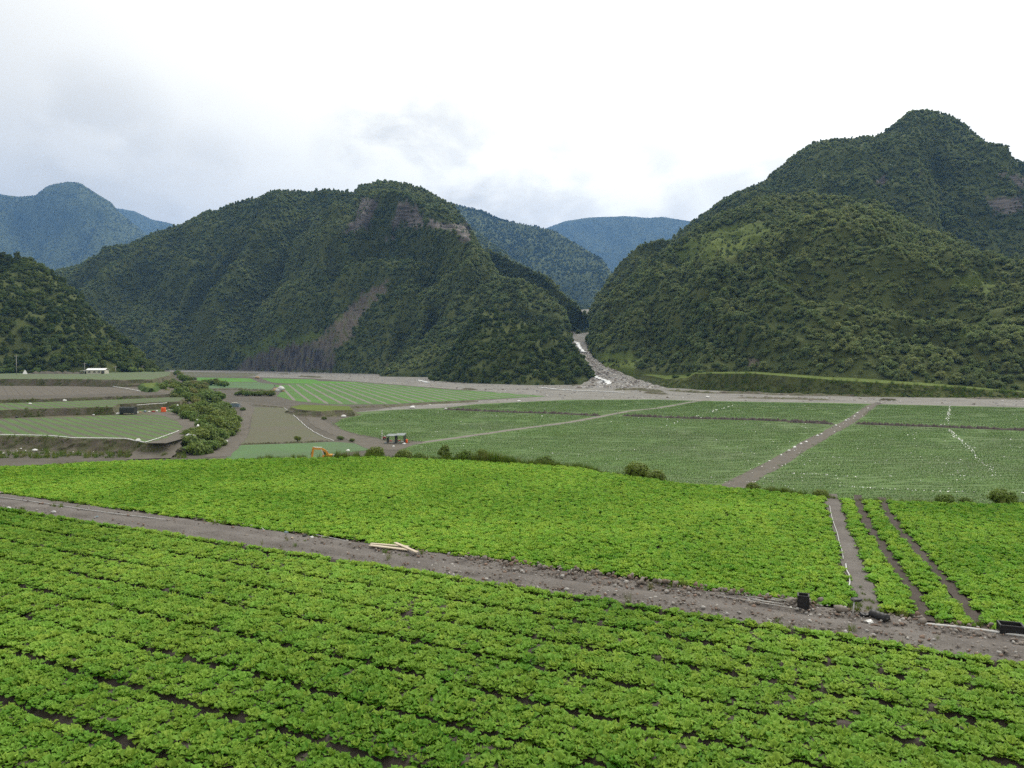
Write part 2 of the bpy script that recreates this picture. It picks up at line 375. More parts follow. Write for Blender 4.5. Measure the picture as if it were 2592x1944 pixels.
MT['concrete'] = plain_mat('pole_concrete', (0.36, 0.35, 0.33), 0.9, 0, 0.15, 1.0)
MT['tan'] = plain_mat('straw_heap', (0.34, 0.24, 0.13), 0.9, 0, 0.4, 0.8, 0.2)
def _foam():
    m, t = mat('white_water')
    n = noise(t, 0.5, 6, 0.7); c = ramp(t, n, [(0.38, (0.25, 0.27, 0.27)), (0.52, (0.72, 0.73, 0.73)), (0.8, (0.85, 0.85, 0.85))])
    finish(t, bsdf(t, c, 0.35, spec=0.4, normal=bump(t, n, 0.3))); return m
MT['foam'] = _foam()

def hill_mat(name):
    m, t = mat(name)
    a = noise(t, 0.02, 6, 0.6); b = noise(t, 0.25, 6, 0.7)
    f = M(t, 'ADD', M(t, 'MULTIPLY', a, 0.6), M(t, 'MULTIPLY', b, 0.4))
    veg = ramp(t, f, [(0.3, (0.055, 0.074, 0.024)), (0.5, (0.085, 0.105, 0.034)), (0.7, (0.115, 0.13, 0.044))])
    gr = ramp(t, f, [(0.3, (0.065, 0.095, 0.022)), (0.7, (0.13, 0.165, 0.038))])
    g = N(t, 'ShaderNodeNewGeometry'); mp = N(t, 'ShaderNodeMapping'); mp.inputs['Scale'].default_value = (0.03, 0.03, 0.32); L(t, g.outputs['Position'], mp.inputs[0])
    st = noise(t, 1.0, 6, 0.75, mp.outputs[0])
    rk = ramp(t, st, [(0.36, (0.045, 0.042, 0.036)), (0.5, (0.14, 0.125, 0.112)), (0.66, (0.29, 0.26, 0.235))])
    mp2 = N(t, 'ShaderNodeMapping'); mp2.inputs['Scale'].default_value = (0.16, 0.05, 0.05); mp2.inputs['Rotation'].default_value = (0, 0.75, 0); L(t, g.outputs['Position'], mp2.inputs[0])
    s2 = noise(t, 1.0, 7, 0.7, mp2.outputs[0])
    sl_ = ramp(t, s2, [(0.36, (0.030, 0.029, 0.029)), (0.48, (0.075, 0.070, 0.064)), (0.56, (0.14, 0.125, 0.10)), (0.62, (0.085, 0.10, 0.034))])
    sc_ = ramp(t, s2, [(0.36, (0.085, 0.074, 0.062)), (0.5, (0.17, 0.146, 0.118)), (0.64, (0.10, 0.115, 0.042))])
    c = MIX(t, attr(t, 'grass'), veg, gr)
    c = MIX(t, attr(t, 'scar'), c, sc_); c = MIX(t, attr(t, 'slate'), c, sl_); c = MIX(t, attr(t, 'rock'), c, rk)
    finish(t, bsdf(t, c, 0.95, spec=0.1, normal=bump(t, M(t, 'ADD', b, st), 2.0))); return m
MT['hill'] = hill_mat('forest_floor')

# ------------------------------------------------------------------ ground sheets
def densify(pts, step):
    out = []
    n = len(pts)
    for i in range(n):
        a = np.asarray(pts[i], float); b = np.asarray(pts[(i + 1) % n], float)
        k = max(1, min(400, int(np.linalg.norm(b - a) / step)))
        for j in range(k): out.append(a + (b - a) * j / k)
    return out
def sheet(name, poly, z, m, lift, jit=0.3, step=4.0, world=False, parent=None):
    """flat piece of ground: outline in photograph coordinates laid on level z"""
    pts = [np.asarray(p, float) if world else at(p[0], p[1], z) for p in poly]
    pts = densify(pts, step)
    mb = MB(); vs = []
    for p in pts:
        j = jit * (0.4 + 0.6 * min(1, p[1] / 300))
        vs.append((p[0] + rnd.uniform(-j, j), p[1] + rnd.uniform(-j, j) * 1.5, z + lift))
    mb.add(vs, [tuple(range(len(vs)))])
    me = mb.mesh(name, m)
    bm = bmesh.new(); bm.from_mesh(me); bmesh.ops.triangulate(bm, faces=bm.faces[:])
    for f in bm.faces:
        if f.normal.z < 0: f.normal_flip()
    bm.to_mesh(me); bm.free()
    return tag(obj(name, me, parent), kind=None if parent else 'structure')
def strip(name, pts, width, m, lift=0.03, kind='structure', parent=None, jit=0.15):
    """a band along a world polyline; widths per point allowed"""
    P = [Vector(p) for p in pts]; n = len(P)
    ws = width if isinstance(width, (list, tuple)) else [width] * n
    vs = []; fs = []
    for i in range(n):
        t = P[min(i + 1, n - 1)] - P[max(i - 1, 0)]; t.z = 0; t.normalize(); s = Vector((t.y, -t.x, 0))
        for k in (-1, 1):
            q = P[i] + s * k * (ws[i] / 2) * (1 + rnd.uniform(-jit, jit)); vs.append((q.x, q.y, q.z + lift))
    for i in range(n - 1): fs.append((2 * i, 2 * i + 1, 2 * i + 3, 2 * i + 2))
    mb = MB().add(vs, fs); o = mb.build(name, m, parent)
    for p in o.data.polygons:
        pass
    return tag(o, kind=kind) if kind else o
def resample(pts, n):
    P = np.asarray(pts, float); d = np.r_[0, np.cumsum(np.linalg.norm(np.diff(P, axis=0), axis=1))]
    s = np.linspace(0, d[-1], n)
    return np.stack([np.interp(s, d, P[:, k]) for k in range(P.shape[1])], 1)
def smoothline(pts, n):
    P = resample(pts, n)
    for _ in range(3): P[1:-1] = 0.25 * P[:-2] + 0.5 * P[1:-1] + 0.25 * P[2:]
    return P

gm = MB().add([(-15000, -400, 0), (15000, -400, 0), (15000, 14800, 0), (-15000, 14800, 0)], [(0, 1, 2, 3)])
tag(gm.build('ground', MT['soil']), kind='structure')

# river plain
sheet('river_gravel', [(430, 935.5), (650, 936), (900, 942), (1080, 948), (1100, 961), (1300, 966), (1480, 958), (1560, 950), (1620, 970), (1771, 984), (2100, 998), (2400, 1002), (2750, 1008),
      (2750, 1040), (2592, 1033), (2100, 1021), (1771, 1015.5), (1500, 1011.5), (1400, 1016), (1200, 1027), (1000, 1038), (905, 1043), (1060, 1022), (1150, 1018), (1385, 1003), (1150, 985), (903, 965.5), (794, 958), (659, 955), (560, 949), (430, 945)],
      0, MT['gravel'], 0.010, 1.0, 8)
# fields of the valley floor
sheet('field_main', [(1112, 1034), (1206, 1023), (1382, 1014.5), (1441, 1012), (1650, 1011), (1771, 1014.5), (2100, 1020), (2592, 1031.5), (2750, 1037), (2900, 1330), (1000, 1330), (960, 1180), (1040, 1128), (976, 1111.5), (911, 1100), (867, 1088), (847, 1073), (867, 1060), (917, 1050), (897, 1044), (1000, 1037)], 0, MT['f_main'], 0.030, 0.5, 5)
sheet('field_striped', Z2((650, 425), (1360, 398), (1800, 432), (2212, 467)) + Z3((700, 985), (1310, 1032), (900, 1052), (500, 1072), (0, 1096)) + Z2((1900, 588), (1300, 592), (1100, 588), (830, 560), (680, 520), (740, 470)), 0, MT['f_strip'], 0.030, 0.6, 6)
sheet('field_bright', Z2((545, 366), (1000, 376), (1050, 390), (1360, 398), (1380, 412), (760, 412), (640, 402)), 0, MT['f_bright'], 0.036, 0.8, 8)
sheet('field_lime', Z9((650, 305), (1400, 320), (1510, 368), (1050, 370), (650, 350)), 0, MT['f_bright'], 0.030, 0.8, 8)
sheet('field_pale', Z9((700, 420), (1040, 376), (1510, 374), (1760, 408), (1690, 478), (1560, 488), (1200, 455), (700, 460)), 0, MT['f_pale'], 0.030, 0.6, 6)
sheet('field_far', Z9((430, 228), (1540, 247), (1470, 290), (1060, 297), (430, 290)), 0, MT['f_dull'], 0.026, 1.0, 9)
sheet('field_dull', Z2((470, 612), (740, 622), (800, 662), (860, 725), (1000, 835), (1165, 905), (900, 918), (370, 935), (440, 850), (468, 720)), 0, MT['f_dull'], 0.030, 0.3, 4)
sheet('field_seedling', Z2((375, 942), (900, 925), (1165, 914), (1400, 930), (1560, 948), (1480, 985), (1200, 1015), (900, 1080), (300, 1080), (230, 1030)), 0, MT['f_pale'], 0.034, 0.3, 4)
# stripes between the beds of the striped field
sd_far = at(*Z2((850, 415))[0], 0); sd_near = at(*Z2((1110, 580))[0], 0)
sdir = (sd_near - sd_far) / np.linalg.norm(sd_near - sd_far)
zpoly = [at(p[0], p[1], 0) for p in Z2((650, 425), (1360, 398), (2212, 475)) + Z3((700, 990), (1310, 1032), (900, 1050), (500, 1070), (0, 1094)) + Z2((1900, 585), (1300, 590), (1100, 586), (830, 558), (680, 518))]
for k in range(-2, 34):
    o_ = sd_far + np.array((k * 7.7, 0, 0)); run = []
    for t_ in np.arange(-140, 420, 6.0):
        q = o_ + sdir * t_
        if inpoly(np.array([q[0]]), np.array([q[1]]), zpoly)[0]: run.append(q)
    if len(run) > 4:
        P = np.array(run) + np.random.default_rng(k + 5).normal(0, 0.12, (len(run), 3)) * (1, 0, 0)
        strip('furrow', P, 1.7, MT['pale_road'], 0.045)
# roads and paths on the valley floor
r1 = smoothline([at(*p, 0) for p in [(1830, 1245), (1892, 1212), (1945, 1183)] + Z5((0, 1012), (200, 895), (440, 765), (560, 700), (690, 600), (745, 573), (790, 560))], 40)
strip('field_road', r1, 4.6, MT['road'], 0.045)
r2 = smoothline([at(*p, 0) for p in Z2((1750, 950), (1850, 930), (2212, 883)) + Z3((1000, 1322), (1500, 1258), (1740, 1213), (2060, 1150)) + Z4((560, 685), (1000, 606), (1080, 598))], 50)
strip('field_path', r2, 3.2, MT['pale_road'], 0.052)
sheet('yard_soil', Z2((1180, 775), (1260, 840), (1400, 870), (1600, 892), (1850, 905), (1960, 912), (1830, 950), (1760, 985), (1500, 985), (1400, 950), (1200, 850), (1080, 800)), 0, MT['road'], 0.058, 0.3, 3)
lr = smoothline([at(*p, 0) for p in Z9((950, 1420), (1080, 1300), (1210, 1160), (1290, 1020), (1320, 900), (1370, 790), (1390, 740), (1330, 690), (1250, 660))], 40)
strip('dirt_road', lr, [5.5] * 12 + [4.2] * 14 + [5] * 14, MT['road'], 0.055)
lb = smoothline([at(*p, 0) for p in Z2((380, 575), (640, 600), (780, 612), (950, 640), (1010, 720), (1090, 790), (1280, 860), (1500, 930))], 40)
strip('dirt_road', lb, [3] * 20 + [6] * 20, MT['road'], 0.049)

# ditch line across the main field: low spoil bank with a dark cut in front
DITCH = []
def ridge(name, pts, h, w, m, lift=0.0, seed=3, n=140, kind='structure'):
    P = smoothline(pts, n); rr = np.random.default_rng(seed); vs = []; fs = []
    if name == 'ditch_bank': DITCH.append(P[::6])
    for i in range(n):
        t = P[min(i + 1, n - 1)] - P[max(i - 1, 0)]; t[2] = 0; t /= np.linalg.norm(t) + 1e-9; s = np.array((t[1], -t[0], 0))
        hh = h * rr.uniform(0.35, 1.25) * min(1, i / 4, (n - 1 - i) / 4)
        for a, b in ((-0.5, 0), (-0.22, 0.8), (0.0, 1.0), (0.25, 0.7), (0.5, 0)):
            vs.append(P[i] + s * w * (a + rr.uniform(-.05, .05)) + np.array((0, 0, lift + hh * b)))
    for i in range(n - 1):
        for k in range(4): fs.append((i * 5 + k, i * 5 + k + 1, i * 5 + k + 6, i * 5 + k + 5))
    return tag(MB().add(vs, fs).build(name, m), kind=kind)
ridge('ditch_bank', [at(*p, 0) for p in Z3((430, 1147), (1000, 1172), (1400, 1183), (1780, 1203))], 0.95, 2.6, MT['bed'], 0.02, 1)
ridge('ditch_bank', [at(*p, 0) for p in Z4((270, 748), (850, 772), (1500, 788), (2212, 817))], 0.95, 2.6, MT['bed'], 0.02, 2, 200)
ridge('ditch_bank', [at(*p, 0) for p in Z5((0, 727), (200, 735), (400, 745))], 0.95, 2.6, MT['bed'], 0.02, 12, 60)
ridge('ditch_bank', [at(*p, 0) for p in Z5((560, 742), (1250, 767), (1991, 797), (2500, 815))], 0.95, 2.6, MT['bed'], 0.02, 3, 160)
ridge('field_edge_bank', [at(*p, 0) for p in Z2((370, 937), (900, 922), (1140, 908))], 0.45, 0.8, MT['bank'], 0.02, 4, 90)
ridge('field_edge_bank', [at(*p, 0) for p in Z9((850, 485), (1200, 478), (1640, 498))], 1.2, 3.0, MT['bank'], 0.02, 5, 90)
ridge('field_edge_bank', [at(*p, 0) for p in Z2((480, 600), (640, 612), (760, 622))], 0.5, 1.5, MT['bank'], 0.02, 6, 60)
ridge('field_edge_bank', [at(*p, 0) for p in Z3((700, 1078), (300, 1098), (0, 1118)) + Z2((1560, 612), (1300, 625))], 0.9, 6.0, MT['bank'], 0.02, 7, 120)
for k, pp in enumerate([Z4((-200, 470), (0, 478), (120, 470)), Z4((200, 508), (420, 505), (640, 528)), Z4((410, 470), (560, 490)), Z4((500, 535), (680, 548)), Z4((700, 512), (1000, 535), (1500, 540), (1800, 556), (2212, 560)) + Z5((800, 515)),
                        Z4((1340, 580), (1750, 588), (2212, 600)), Z5((800, 540), (900, 545)), Z2((700, 330), (790, 332)), Z2((880, 352), (1060, 362)), Z3((600, 970), (680, 978)), Z5((1500, 525), (1991, 535))]):
    ridge('gravel_bar', [at(*p, 0) for p in pp], 1.5 if k in (0, 1, 4, 8) else 0.9, 7.0 if k != 4 else 5.0, MT['bank'], 0.01, 20 + k, 60)

# raised terraces
def terrace(name, poly, z, run, mtop, mbank, jit=0.4, step=5.0, foot=-0.2, names=None):
    pts = densify([at(p[0], p[1], z) for p in poly], step)
    n = len(pts); A = np.array(pts)
    A[:, :2] += RNG.uniform(-jit, jit, (n, 2))
    area = 0.5 * np.sum(A[:, 0] * np.roll(A[:, 1], -1) - np.roll(A[:, 0], -1) * A[:, 1])
    if area < 0: A = A[::-1].copy()
    T = np.roll(A, -1, 0) - np.roll(A, 1, 0); Nn = np.stack([T[:, 1], -T[:, 0]], 1); Nn /= np.linalg.norm(Nn, axis=1)[:, None] + 1e-9
    vs = [tuple(p) for p in A]
    mids = []
    rows = ((0.10, 0.93), (0.28, 0.70), (0.50, 0.42), (0.75, 0.17), (1.0, 0.0))
    ar = np.cumsum(np.r_[0, np.linalg.norm(np.diff(A, axis=0), axis=1)])
    for q, (fr, fz) in enumerate(rows):
        r = run * fr * (1 + 0.55 * fbm(ar / 3.0, ar * 0 + q * 0.9, 12, 4)) + RNG.normal(0, 0.03 * run, n)
        zz_ = fz * (1 + 0.22 * fbm(ar / 2.0, ar * 0 + q * 1.3, 13, 3))
        for i in range(n):
            vs.append((A[i, 0] + Nn[i, 0] * r[i], A[i, 1] + Nn[i, 1] * r[i], foot + (z - foot) * min(zz_[i], 0.99)))
    mb = MB().add(vs, [tuple(range(n))])
    for q in range(len(rows)):
        mb_f = [(q * n + (i + 1) % n, q * n + i, (q + 1) * n + i, (q + 1) * n + (i + 1) % n) for i in range(n)]
        mb.f += mb_f; mb.mi += [1] * n
    me = mb.mesh(name, [mtop, mbank])
    bm = bmesh.new(); bm.from_mesh(me); bmesh.ops.triangulate(bm, faces=[f for f in bm.faces if len(f.verts) > 4]); bm.to_mesh(me); bm.free()
    return tag(obj(name, me), kind='structure')
terrace('terrace_upper', [(-260, 958), (0, 958.7), (200, 959.5), (300, 961.5), (385, 960), (428, 950), (432, 940.7), (-260, 940.7)], 11.4, 8, MT['f_upper'], MT['bank'], 0.5, 3)
terrace('terrace_soil', [(-260, 1012), (0, 1012), (150, 1008), (300, 1003), (425, 998), (440, 985), (425, 974), (-260, 974)], 7.4, 4, MT['f_soil'], MT['bank'], 0.25, 2)
terrace('terrace_middle', [(-260, 1039), (0, 1038), (170, 1032), (285, 1030), (300, 1022), (452, 1016), (470, 1003), (440, 994), (-260, 1005)], 6.1, 3.0, MT['f_left'], MT['bank'], 0.2, 1.6)
terrace('terrace_lower', [(-260, 1100), (0, 1103), (120, 1106), (180, 1110), (340, 1112), (366, 1120), (420, 1118), (466, 1104), (498, 1086), (505, 1070), (470, 1052), (455, 1036), (300, 1035), (-260, 1048)], 3.3, 3.2, MT['f_left'], MT['bank'], 0.15, 0.9)
sheet('terrace_road', Z1((1250, 925), (1440, 880), (1580, 790), (1520, 730), (1400, 690), (1280, 672), (1300, 655), (1480, 660), (1640, 705), (1700, 750), (1690, 800), (1560, 890), (1430, 925)), 3.3, MT['road'], 0.02, 0.1, 3)
sheet('terrace_margin', [(-260, 1059), (0, 1059), (150, 1057), (294, 1050), (400, 1050), (400, 1042), (-260, 1046)], 3.3, MT['bank'], 0.015, 0.3, 4)
sheet('terrace_margin', [(-260, 1012), (0, 1011), (294, 1003), (430, 997.5), (400, 992), (150, 1000), (-260, 1003)], 7.4, MT['soil'], 0.02, 0.5, 5)
rp = smoothline([at(*Z1((1490, 850))[0], 3.3), at(*Z1((1400, 930))[0], 2.4), at(*Z1((1330, 1000))[0], 1.0), at(*Z1((1290, 1060))[0], 0.15)], 14)
strip('terrace_ramp', rp, [7, 7, 7.5, 8, 8, 8.5, 9, 9, 9.5, 10, 10, 10, 10, 10], MT['road'], 0.05)
terrace('grassy_mound', Z2((800, 612), (900, 592), (1310, 606), (1335, 640), (1180, 640), (1060, 650), (930, 640), (850, 628)), 2.4, 3.0, MT['pasture'], MT['bank'], 0.3, 3)
terrace('grass_knoll', Z1((1230, 395), (1330, 390), (1340, 430), (1310, 450), (1250, 440)), 9.4, 12.0, MT['pasture'], MT['grassbank'], 0.5, 3)
# grassy river terrace under the right-hand hill
tl = Z4((370, 362), (540, 372), (690, 404), (890, 390), (960, 352), (1500, 352), (2212, 410)) + Z5((600, 385), (1300, 425), (1850, 465), (2300, 490))
tb = Z4((330, 440), (560, 470), (720, 488), (900, 495), (1000, 505), (1500, 525), (2212, 556)) + Z5((600, 512), (1300, 520), (1991, 523), (2400, 530))
def river_bank():
    n = 160; a = resample(np.array(tl), n); b = resample(np.array(tb), n)
    rr = np.random.default_rng(5); vs = []; fs = []; rows = 9
    for i in range(n):
        foot = at(b[i, 0], b[i, 1], 0.02); D = foot[1] + 9
        top = atd(a[i, 0], a[i, 1], D)
        back = top + np.array((top[0] / top[1] * 120, 120, 3.0))
        for k in range(rows):
            f = k / (rows - 3)
            if k <= rows - 3:
                e = f ** 1.5
                p = foot * (1 - f) + top * f; p[2] = foot[2] * (1 - e) + top[2] * e
                if 0 < k < rows - 3: p += np.array((rr.normal(0, .35), rr.normal(0, .8), rr.normal(0, .25)))
            else:
                f = (k - (rows - 3)) / 2; p = top * (1 - f) + back * f
            vs.append(p)
    fs = [(i * rows + k, (i + 1) * rows + k, (i + 1) * rows + k + 1, i * rows + k + 1) for i in range(n - 1) for k in range(rows - 1)]
    mb = MB().add(vs, fs); mb.mi = [1 if (j % (rows - 1)) >= rows - 3 else 0 for j in range(len(fs))]
    return tag(mb.build('river_terrace', [MT['brownbank'], MT['pasture']]), kind='structure')
river_bank()

# stream bed climbing into the gorge
def stream_bed():
    rows = [(600, 1400, 1700, None, 0.02), (650, 1470, 1660, 975, None), (700, 1498, 1605, 958, None), (760, 1478, 1545, 929, None), (820, 1466, 1500, 906, None), (900, 1456, 1486, 877, None), (1000, 1432, 1500, 859, None), (1100, 1430, 1510, 842, None), (1200, 1430, 1505, 830, None)]
    L_, R_ = [], []
    for D, a, b, py, z in rows:
        pl = atd(a, py or 1000, D); pr = atd(b, py or 1000, D)
        if z is not None: pl[2] = pr[2] = z
        L_.append(pl); R_.append(pr)
    L_ = resample(L_, 70); R_ = resample(R_, 70); vs = []; k = 9
    for i in range(70):
        for j in range(k):
            p = L_[i] * (1 - j / (k - 1)) + R_[i] * j / (k - 1); p[2] += RNG.normal(0, 0.5) * min(1, i / 6)
            vs.append(p)
    fs = [(i * k + j, i * k + j + 1, (i + 1) * k + j + 1, (i + 1) * k + j) for i in range(69) for j in range(k - 1)]
    return tag(MB().add(vs, fs).build('stream_bed', MT['gravel']), kind='structure')
stream_bed()
fb = [atd(px, py, D) for px, py, D in [(1462, 800, 1500), (1500, 800, 1500), (1503, 782, 1650), (1470, 784, 1650)]]
tag(MB().add(fb, [(0, 1, 2, 3)]).build('gorge_gravel', MT['gravel']), kind='structure')

# ------------------------------------------------------------------ hills
def interp_line(line, u):
    L_ = np.array(line, float)
    return np.stack([np.interp(u, L_[:, 0], L_[:, k]) for k in range(1, L_.shape[1])], 1)
MASKS = dict(
    rock=[ZH((870, 280), (985, 285), (965, 370), (925, 470), (860, 505), (740, 545), (755, 500), (830, 420)), ZH((1105, 385), (1145, 300), (1200, 310), (1285, 370), (1305, 485), (1200, 495), (1150, 445), (1090, 520), (1080, 480)),
          ZH((1320, 410), (1380, 440), (1500, 462), (1620, 455), (1645, 605), (1560, 585), (1520, 510), (1400, 505), (1330, 500)), ZH((1080, 550), (1110, 550), (1110, 580), (1010, 575), (1010, 560)),
          ZR((1525, 95), (1560, 80), (1575, 120), (1540, 135), (1518, 130)), ZR((2030, 185), (2100, 190), (2200, 180), (2230, 240), (2110, 275), (2060, 250)), ZR((1700, 385), (1735, 400), (1765, 435), (1715, 430)), ZR((1870, 340), (1900, 345), (1890, 355)), ZR((1715, 30), (1735, 60), (1720, 80)), ZR((2060, 60), (2212, 90), (2212, 150), (2150, 110))],
    slate=[ZH((-40, 1500), (60, 1400), (130, 1370), (260, 1330), (420, 1300), (540, 1290), (560, 1330), (680, 1340), (690, 1510), (-40, 1510))],
    scar=[ZH((520, 1290), (615, 1225), (750, 1090), (795, 1035), (895, 945), (1025, 860), (1065, 890), (985, 1010), (860, 1120), (785, 1270), (710, 1345), (550, 1335)), ZH((1030, 1440), (1090, 1470), (1120, 1515), (1050, 1510)), ZR((900, 940), (955, 940), (955, 975), (905, 975))],
    grass=[ZH((-40, 1330), (150, 1280), (330, 1190), (390, 1180), (300, 1270), (560, 1210), (620, 1200), (520, 1290), (260, 1330), (60, 1400)), ZR((560, 450), (640, 390), (830, 310), (1000, 300), (1030, 340), (960, 430), (820, 470), (600, 500)), ZR((1880, 560), (2000, 540), (2110, 600), (2060, 640), (1900, 620)), ZR((1060, 580), (1110, 590), (1115, 630), (1070, 610)), ZR((1900, 800), (1975, 790), (1990, 850), (1900, 860)),
           ZR((150, 920), (330, 900), (420, 960), (350, 1010), (200, 1000))],
)
HILLS = {}
FOREST = []     # (points, scales, hill)
def hill(name, base, ridge_, nu, nt_, amp, seed, wav=140.0, spacing=7.5, tsize=1.0, drop=0.0, back=0.9, masks=(), prof=1.0, keep_back=0.06):
    u = np.linspace(min(base[0][0], ridge_[0][0]), max(base[-1][0], ridge_[-1][0]), nu)
    B = interp_line(base, u); R = interp_line(ridge_, u)
    rough = fbm(u / 26.0, u * 0 + seed, seed + 9, 4) * 5.0
    P0 = np.array([atd(u[i], B[i, 0], B[i, 1]) for i in range(nu)])
    P1 = np.array([atd(u[i], R[i, 0] + drop + rough[i] * min(1, 1500 / R[i, 1]) * 0.7, R[i, 1]) for i in range(nu)])
    P0[:, 2] = np.minimum(P0[:, 2], P1[:, 2])
    P1[:, 2] = np.maximum(P1[:, 2], P0[:, 2])
    t = np.linspace(0, 1, nt_); G = np.zeros((nt_, nu, 3))
    for k, tt in enumerate(t):
        f = tt ** prof
        G[k] = P0 * (1 - tt) + P1 * tt
        G[k, :, 2] = P0[:, 2] * (1 - f) + P1[:, 2] * f
    hgt = np.maximum(P1[:, 2] - P0[:, 2], 0)
    # spurs and gullies, strongest half way up, gone at the crest so the skyline stays
    X = G[..., 0]; Y = G[..., 1]
    wx = X / wav + fbm(X / (wav * 2), Y / (wav * 2), seed + 31, 3) * 0.8
    rid = 1 - np.abs(fbm(wx, Y / (wav * 2.6), seed, 4)) * 2.2
    nse = rid * 0.75 + fbm(X / (wav * .45), Y / (wav * .45), seed + 5, 4) * 0.4
    win = (np.sin(np.pi * np.clip(t, 0, 1)) ** 0.8)[:, None] * np.minimum(1, hgt / 60)[None, :]
    G[..., 2] += amp * win * (nse - 0.25)
    G[..., 1] -= amp * 1.1 * win * (nse - 0.25)
    nb = 7
    BK = np.zeros((nb, nu, 3)); depth = np.maximum(P1[:, 1] - P0[:, 1], 60)
    for k in range(nb):
        f = (k + 1) / nb
        BK[k] = P1; BK[k, :, 1] = P1[:, 1] + depth * back * f; BK[k, :, 0] = P1[:, 0] * (1 + depth * back * f / P1[:, 1])
        BK[k, :, 2] = P1[:, 2] * (1 - f ** 1.2) - 0.5 * f
    G[0, :, 2] -= 2.0
    SK = G[:1].copy(); SK[..., :2] *= 0.992; SK[..., 2] = -1.0
    A = np.concatenate([SK, G, BK]); R_ = A.shape[0]; nt_ += 1
    idx = np.arange(R_ * nu).reshape(R_, nu)
    q = np.stack([idx[:-1, :-1], idx[:-1, 1:], idx[1:, 1:], idx[1:, :-1]], -1).reshape(-1, 4)
    me = mesh_np(name, A.reshape(-1, 3), q, smooth=True); me.materials.append(MT['hill'])
    px, py = project(A.reshape(-1, 3))
    jx = fbm(px / 8, py / 8, 3, 4) * 16; jy = fbm(px / 8, py / 8, 8, 4) * 16
    back_row = np.repeat(np.arange(R_), nu) >= nt_
    mk = {}
    for key in ('rock', 'slate', 'scar', 'grass'):
        v = np.zeros(len(px), bool)
        if key in masks:
            for poly in MASKS[key]: v |= inpoly(px + jx * (0.5 if key == 'rock' else 1), py + jy * (0.5 if key == 'rock' else 1), poly)
        v &= ~back_row; mk[key] = v
        if key == 'grass': v[:nu] = True
        fattr(me, key, v.astype(float))
    o = tag(obj(name, me), kind='structure')
    # tree positions: uniform over the front face
    if spacing:
        C = A[1:nt_ + 2]
        e1 = C[1:, :-1] - C[:-1, :-1]; e2 = C[:-1, 1:] - C[:-1, :-1]
        ar = np.linalg.norm(np.cross(e1, e2), axis=-1)
        n = int(ar.sum() / spacing ** 2)
        rr = np.random.default_rng(seed + 100)
        cell = rr.choice(ar.size, n, p=ar.ravel() / ar.sum()); ci, cj = np.unravel_index(cell, ar.shape)
        a_, b_ = rr.random(n)[:, None], rr.random(n)[:, None]
        P = (C[ci, cj] * (1 - a_) + C[ci + 1, cj] * a_) * (1 - b_) + (C[ci, cj + 1] * (1 - a_) + C[ci + 1, cj + 1] * a_) * b_
        px, py = project(P)
        ok = (px > -160) & (px < W + 160) & (P[:, 2] > -1.0)
        sc = tsize * (0.55 + 0.95 * rr.random(n) ** 1.6) * (0.85 + 0.35 * fbm(P[:, 0] / 60, P[:, 1] / 60, seed, 3))
        jx = fbm(px / 8, py / 8, 3, 4) * 16; jy = fbm(px / 8, py / 8, 8, 4) * 16
        for key, keep, sz in (('rock', 0.3, 0.5), ('slate', 0.05, 0.4), ('scar', 0.35, 0.36), ('grass', 0.45, 0.5)):
            if key in masks:
                v = np.zeros(n, bool)
                for poly in MASKS[key]: v |= inpoly(px + jx * (0.5 if key == 'rock' else 1), py + jy * (0.5 if key == 'rock' else 1), poly)
                ok &= ~v | (rr.random(n) < keep); sc = np.where(v, sc * sz, sc)
        FOREST.append((P[ok], sc[ok], name, o))
    HILLS[name] = A
    return o

def far(line, D): return [(x, y, D) for x, y in line]
hill('hill_far_left_back', far([(200, 700), (600, 700)], 9500), far([(200, 560), (295, 527), (340, 534), (385, 556), (430, 565), (520, 600), (600, 650)], 11000), 90, 24, 120, 3, 1000, spacing=18, tsize=0.9)
hill('hill_far_right', far([(1250, 760), (1850, 760)], 9500), far([(1250, 650), (1383, 577), (1430, 560), (1488, 551), (1582, 547), (1640, 552), (1676, 549), (1746, 560), (1850, 600)], 11500), 120, 30, 180, 4, 1000, spacing=18, tsize=0.9)
hill('hill_far_left', far([(-300, 760), (420, 760)], 5900), far([(-300, 470), (-120, 500), (0, 492), (47, 498), (95, 495), (108, 482), (120, 472), (140, 466), (176, 460), (205, 464), (223, 477), (250, 493), (281, 512), (300, 535), (363, 586), (420, 640)], 7400), 190, 50, 180, 5, 800, spacing=15, tsize=0.8)
hill('hill_gorge_back', [(1000, 850, 3600), (1700, 830, 3600)], [(1000, 500, 5200), (1148, 516, 5000), (1219, 533, 5000), (1266, 556, 5000), (1359, 574, 4800), (1406, 586, 4600), (1465, 621, 4400), (1523, 656, 4200), (1558, 703, 4000), (1620, 760, 3800), (1700, 800, 3700)], 150, 50, 130, 6, 480, spacing=13, tsize=1.1)
hill('hill_gorge_middle', [(1050, 860, 2600), (1600, 830, 2600)], [(1050, 560, 3300), (1200, 580, 3300), (1290, 650, 3100), (1400, 730, 2900), (1500, 790, 2750), (1600, 820, 2700)], 90, 36, 75, 16, 320, spacing=9.5, tsize=0.95)
hill('hill_right_back', [(1490, 832, 1150), (1510, 830, 1120), (1700, 760, 1120), (2100, 760, 1150), (2800, 800, 1150)], [(1490, 798, 1350), (1512, 765, 1400), (1605, 683, 1450), (1734, 574, 1480), (1828, 516, 1500), (1922, 463, 1520), (2015, 392, 1520), (2060, 362, 1520), (2109, 348, 1520), (2215, 347, 1540), (2260, 316, 1560), (2297, 287, 1580), (2344, 280, 1600), (2390, 292, 1600), (2437, 316, 1600), (2508, 363, 1600), (2592, 416, 1600), (2800, 540, 1600)], 240, 70, 90, 7, 190, spacing=5.4, tsize=0.70, drop=2.5, masks=('rock',))
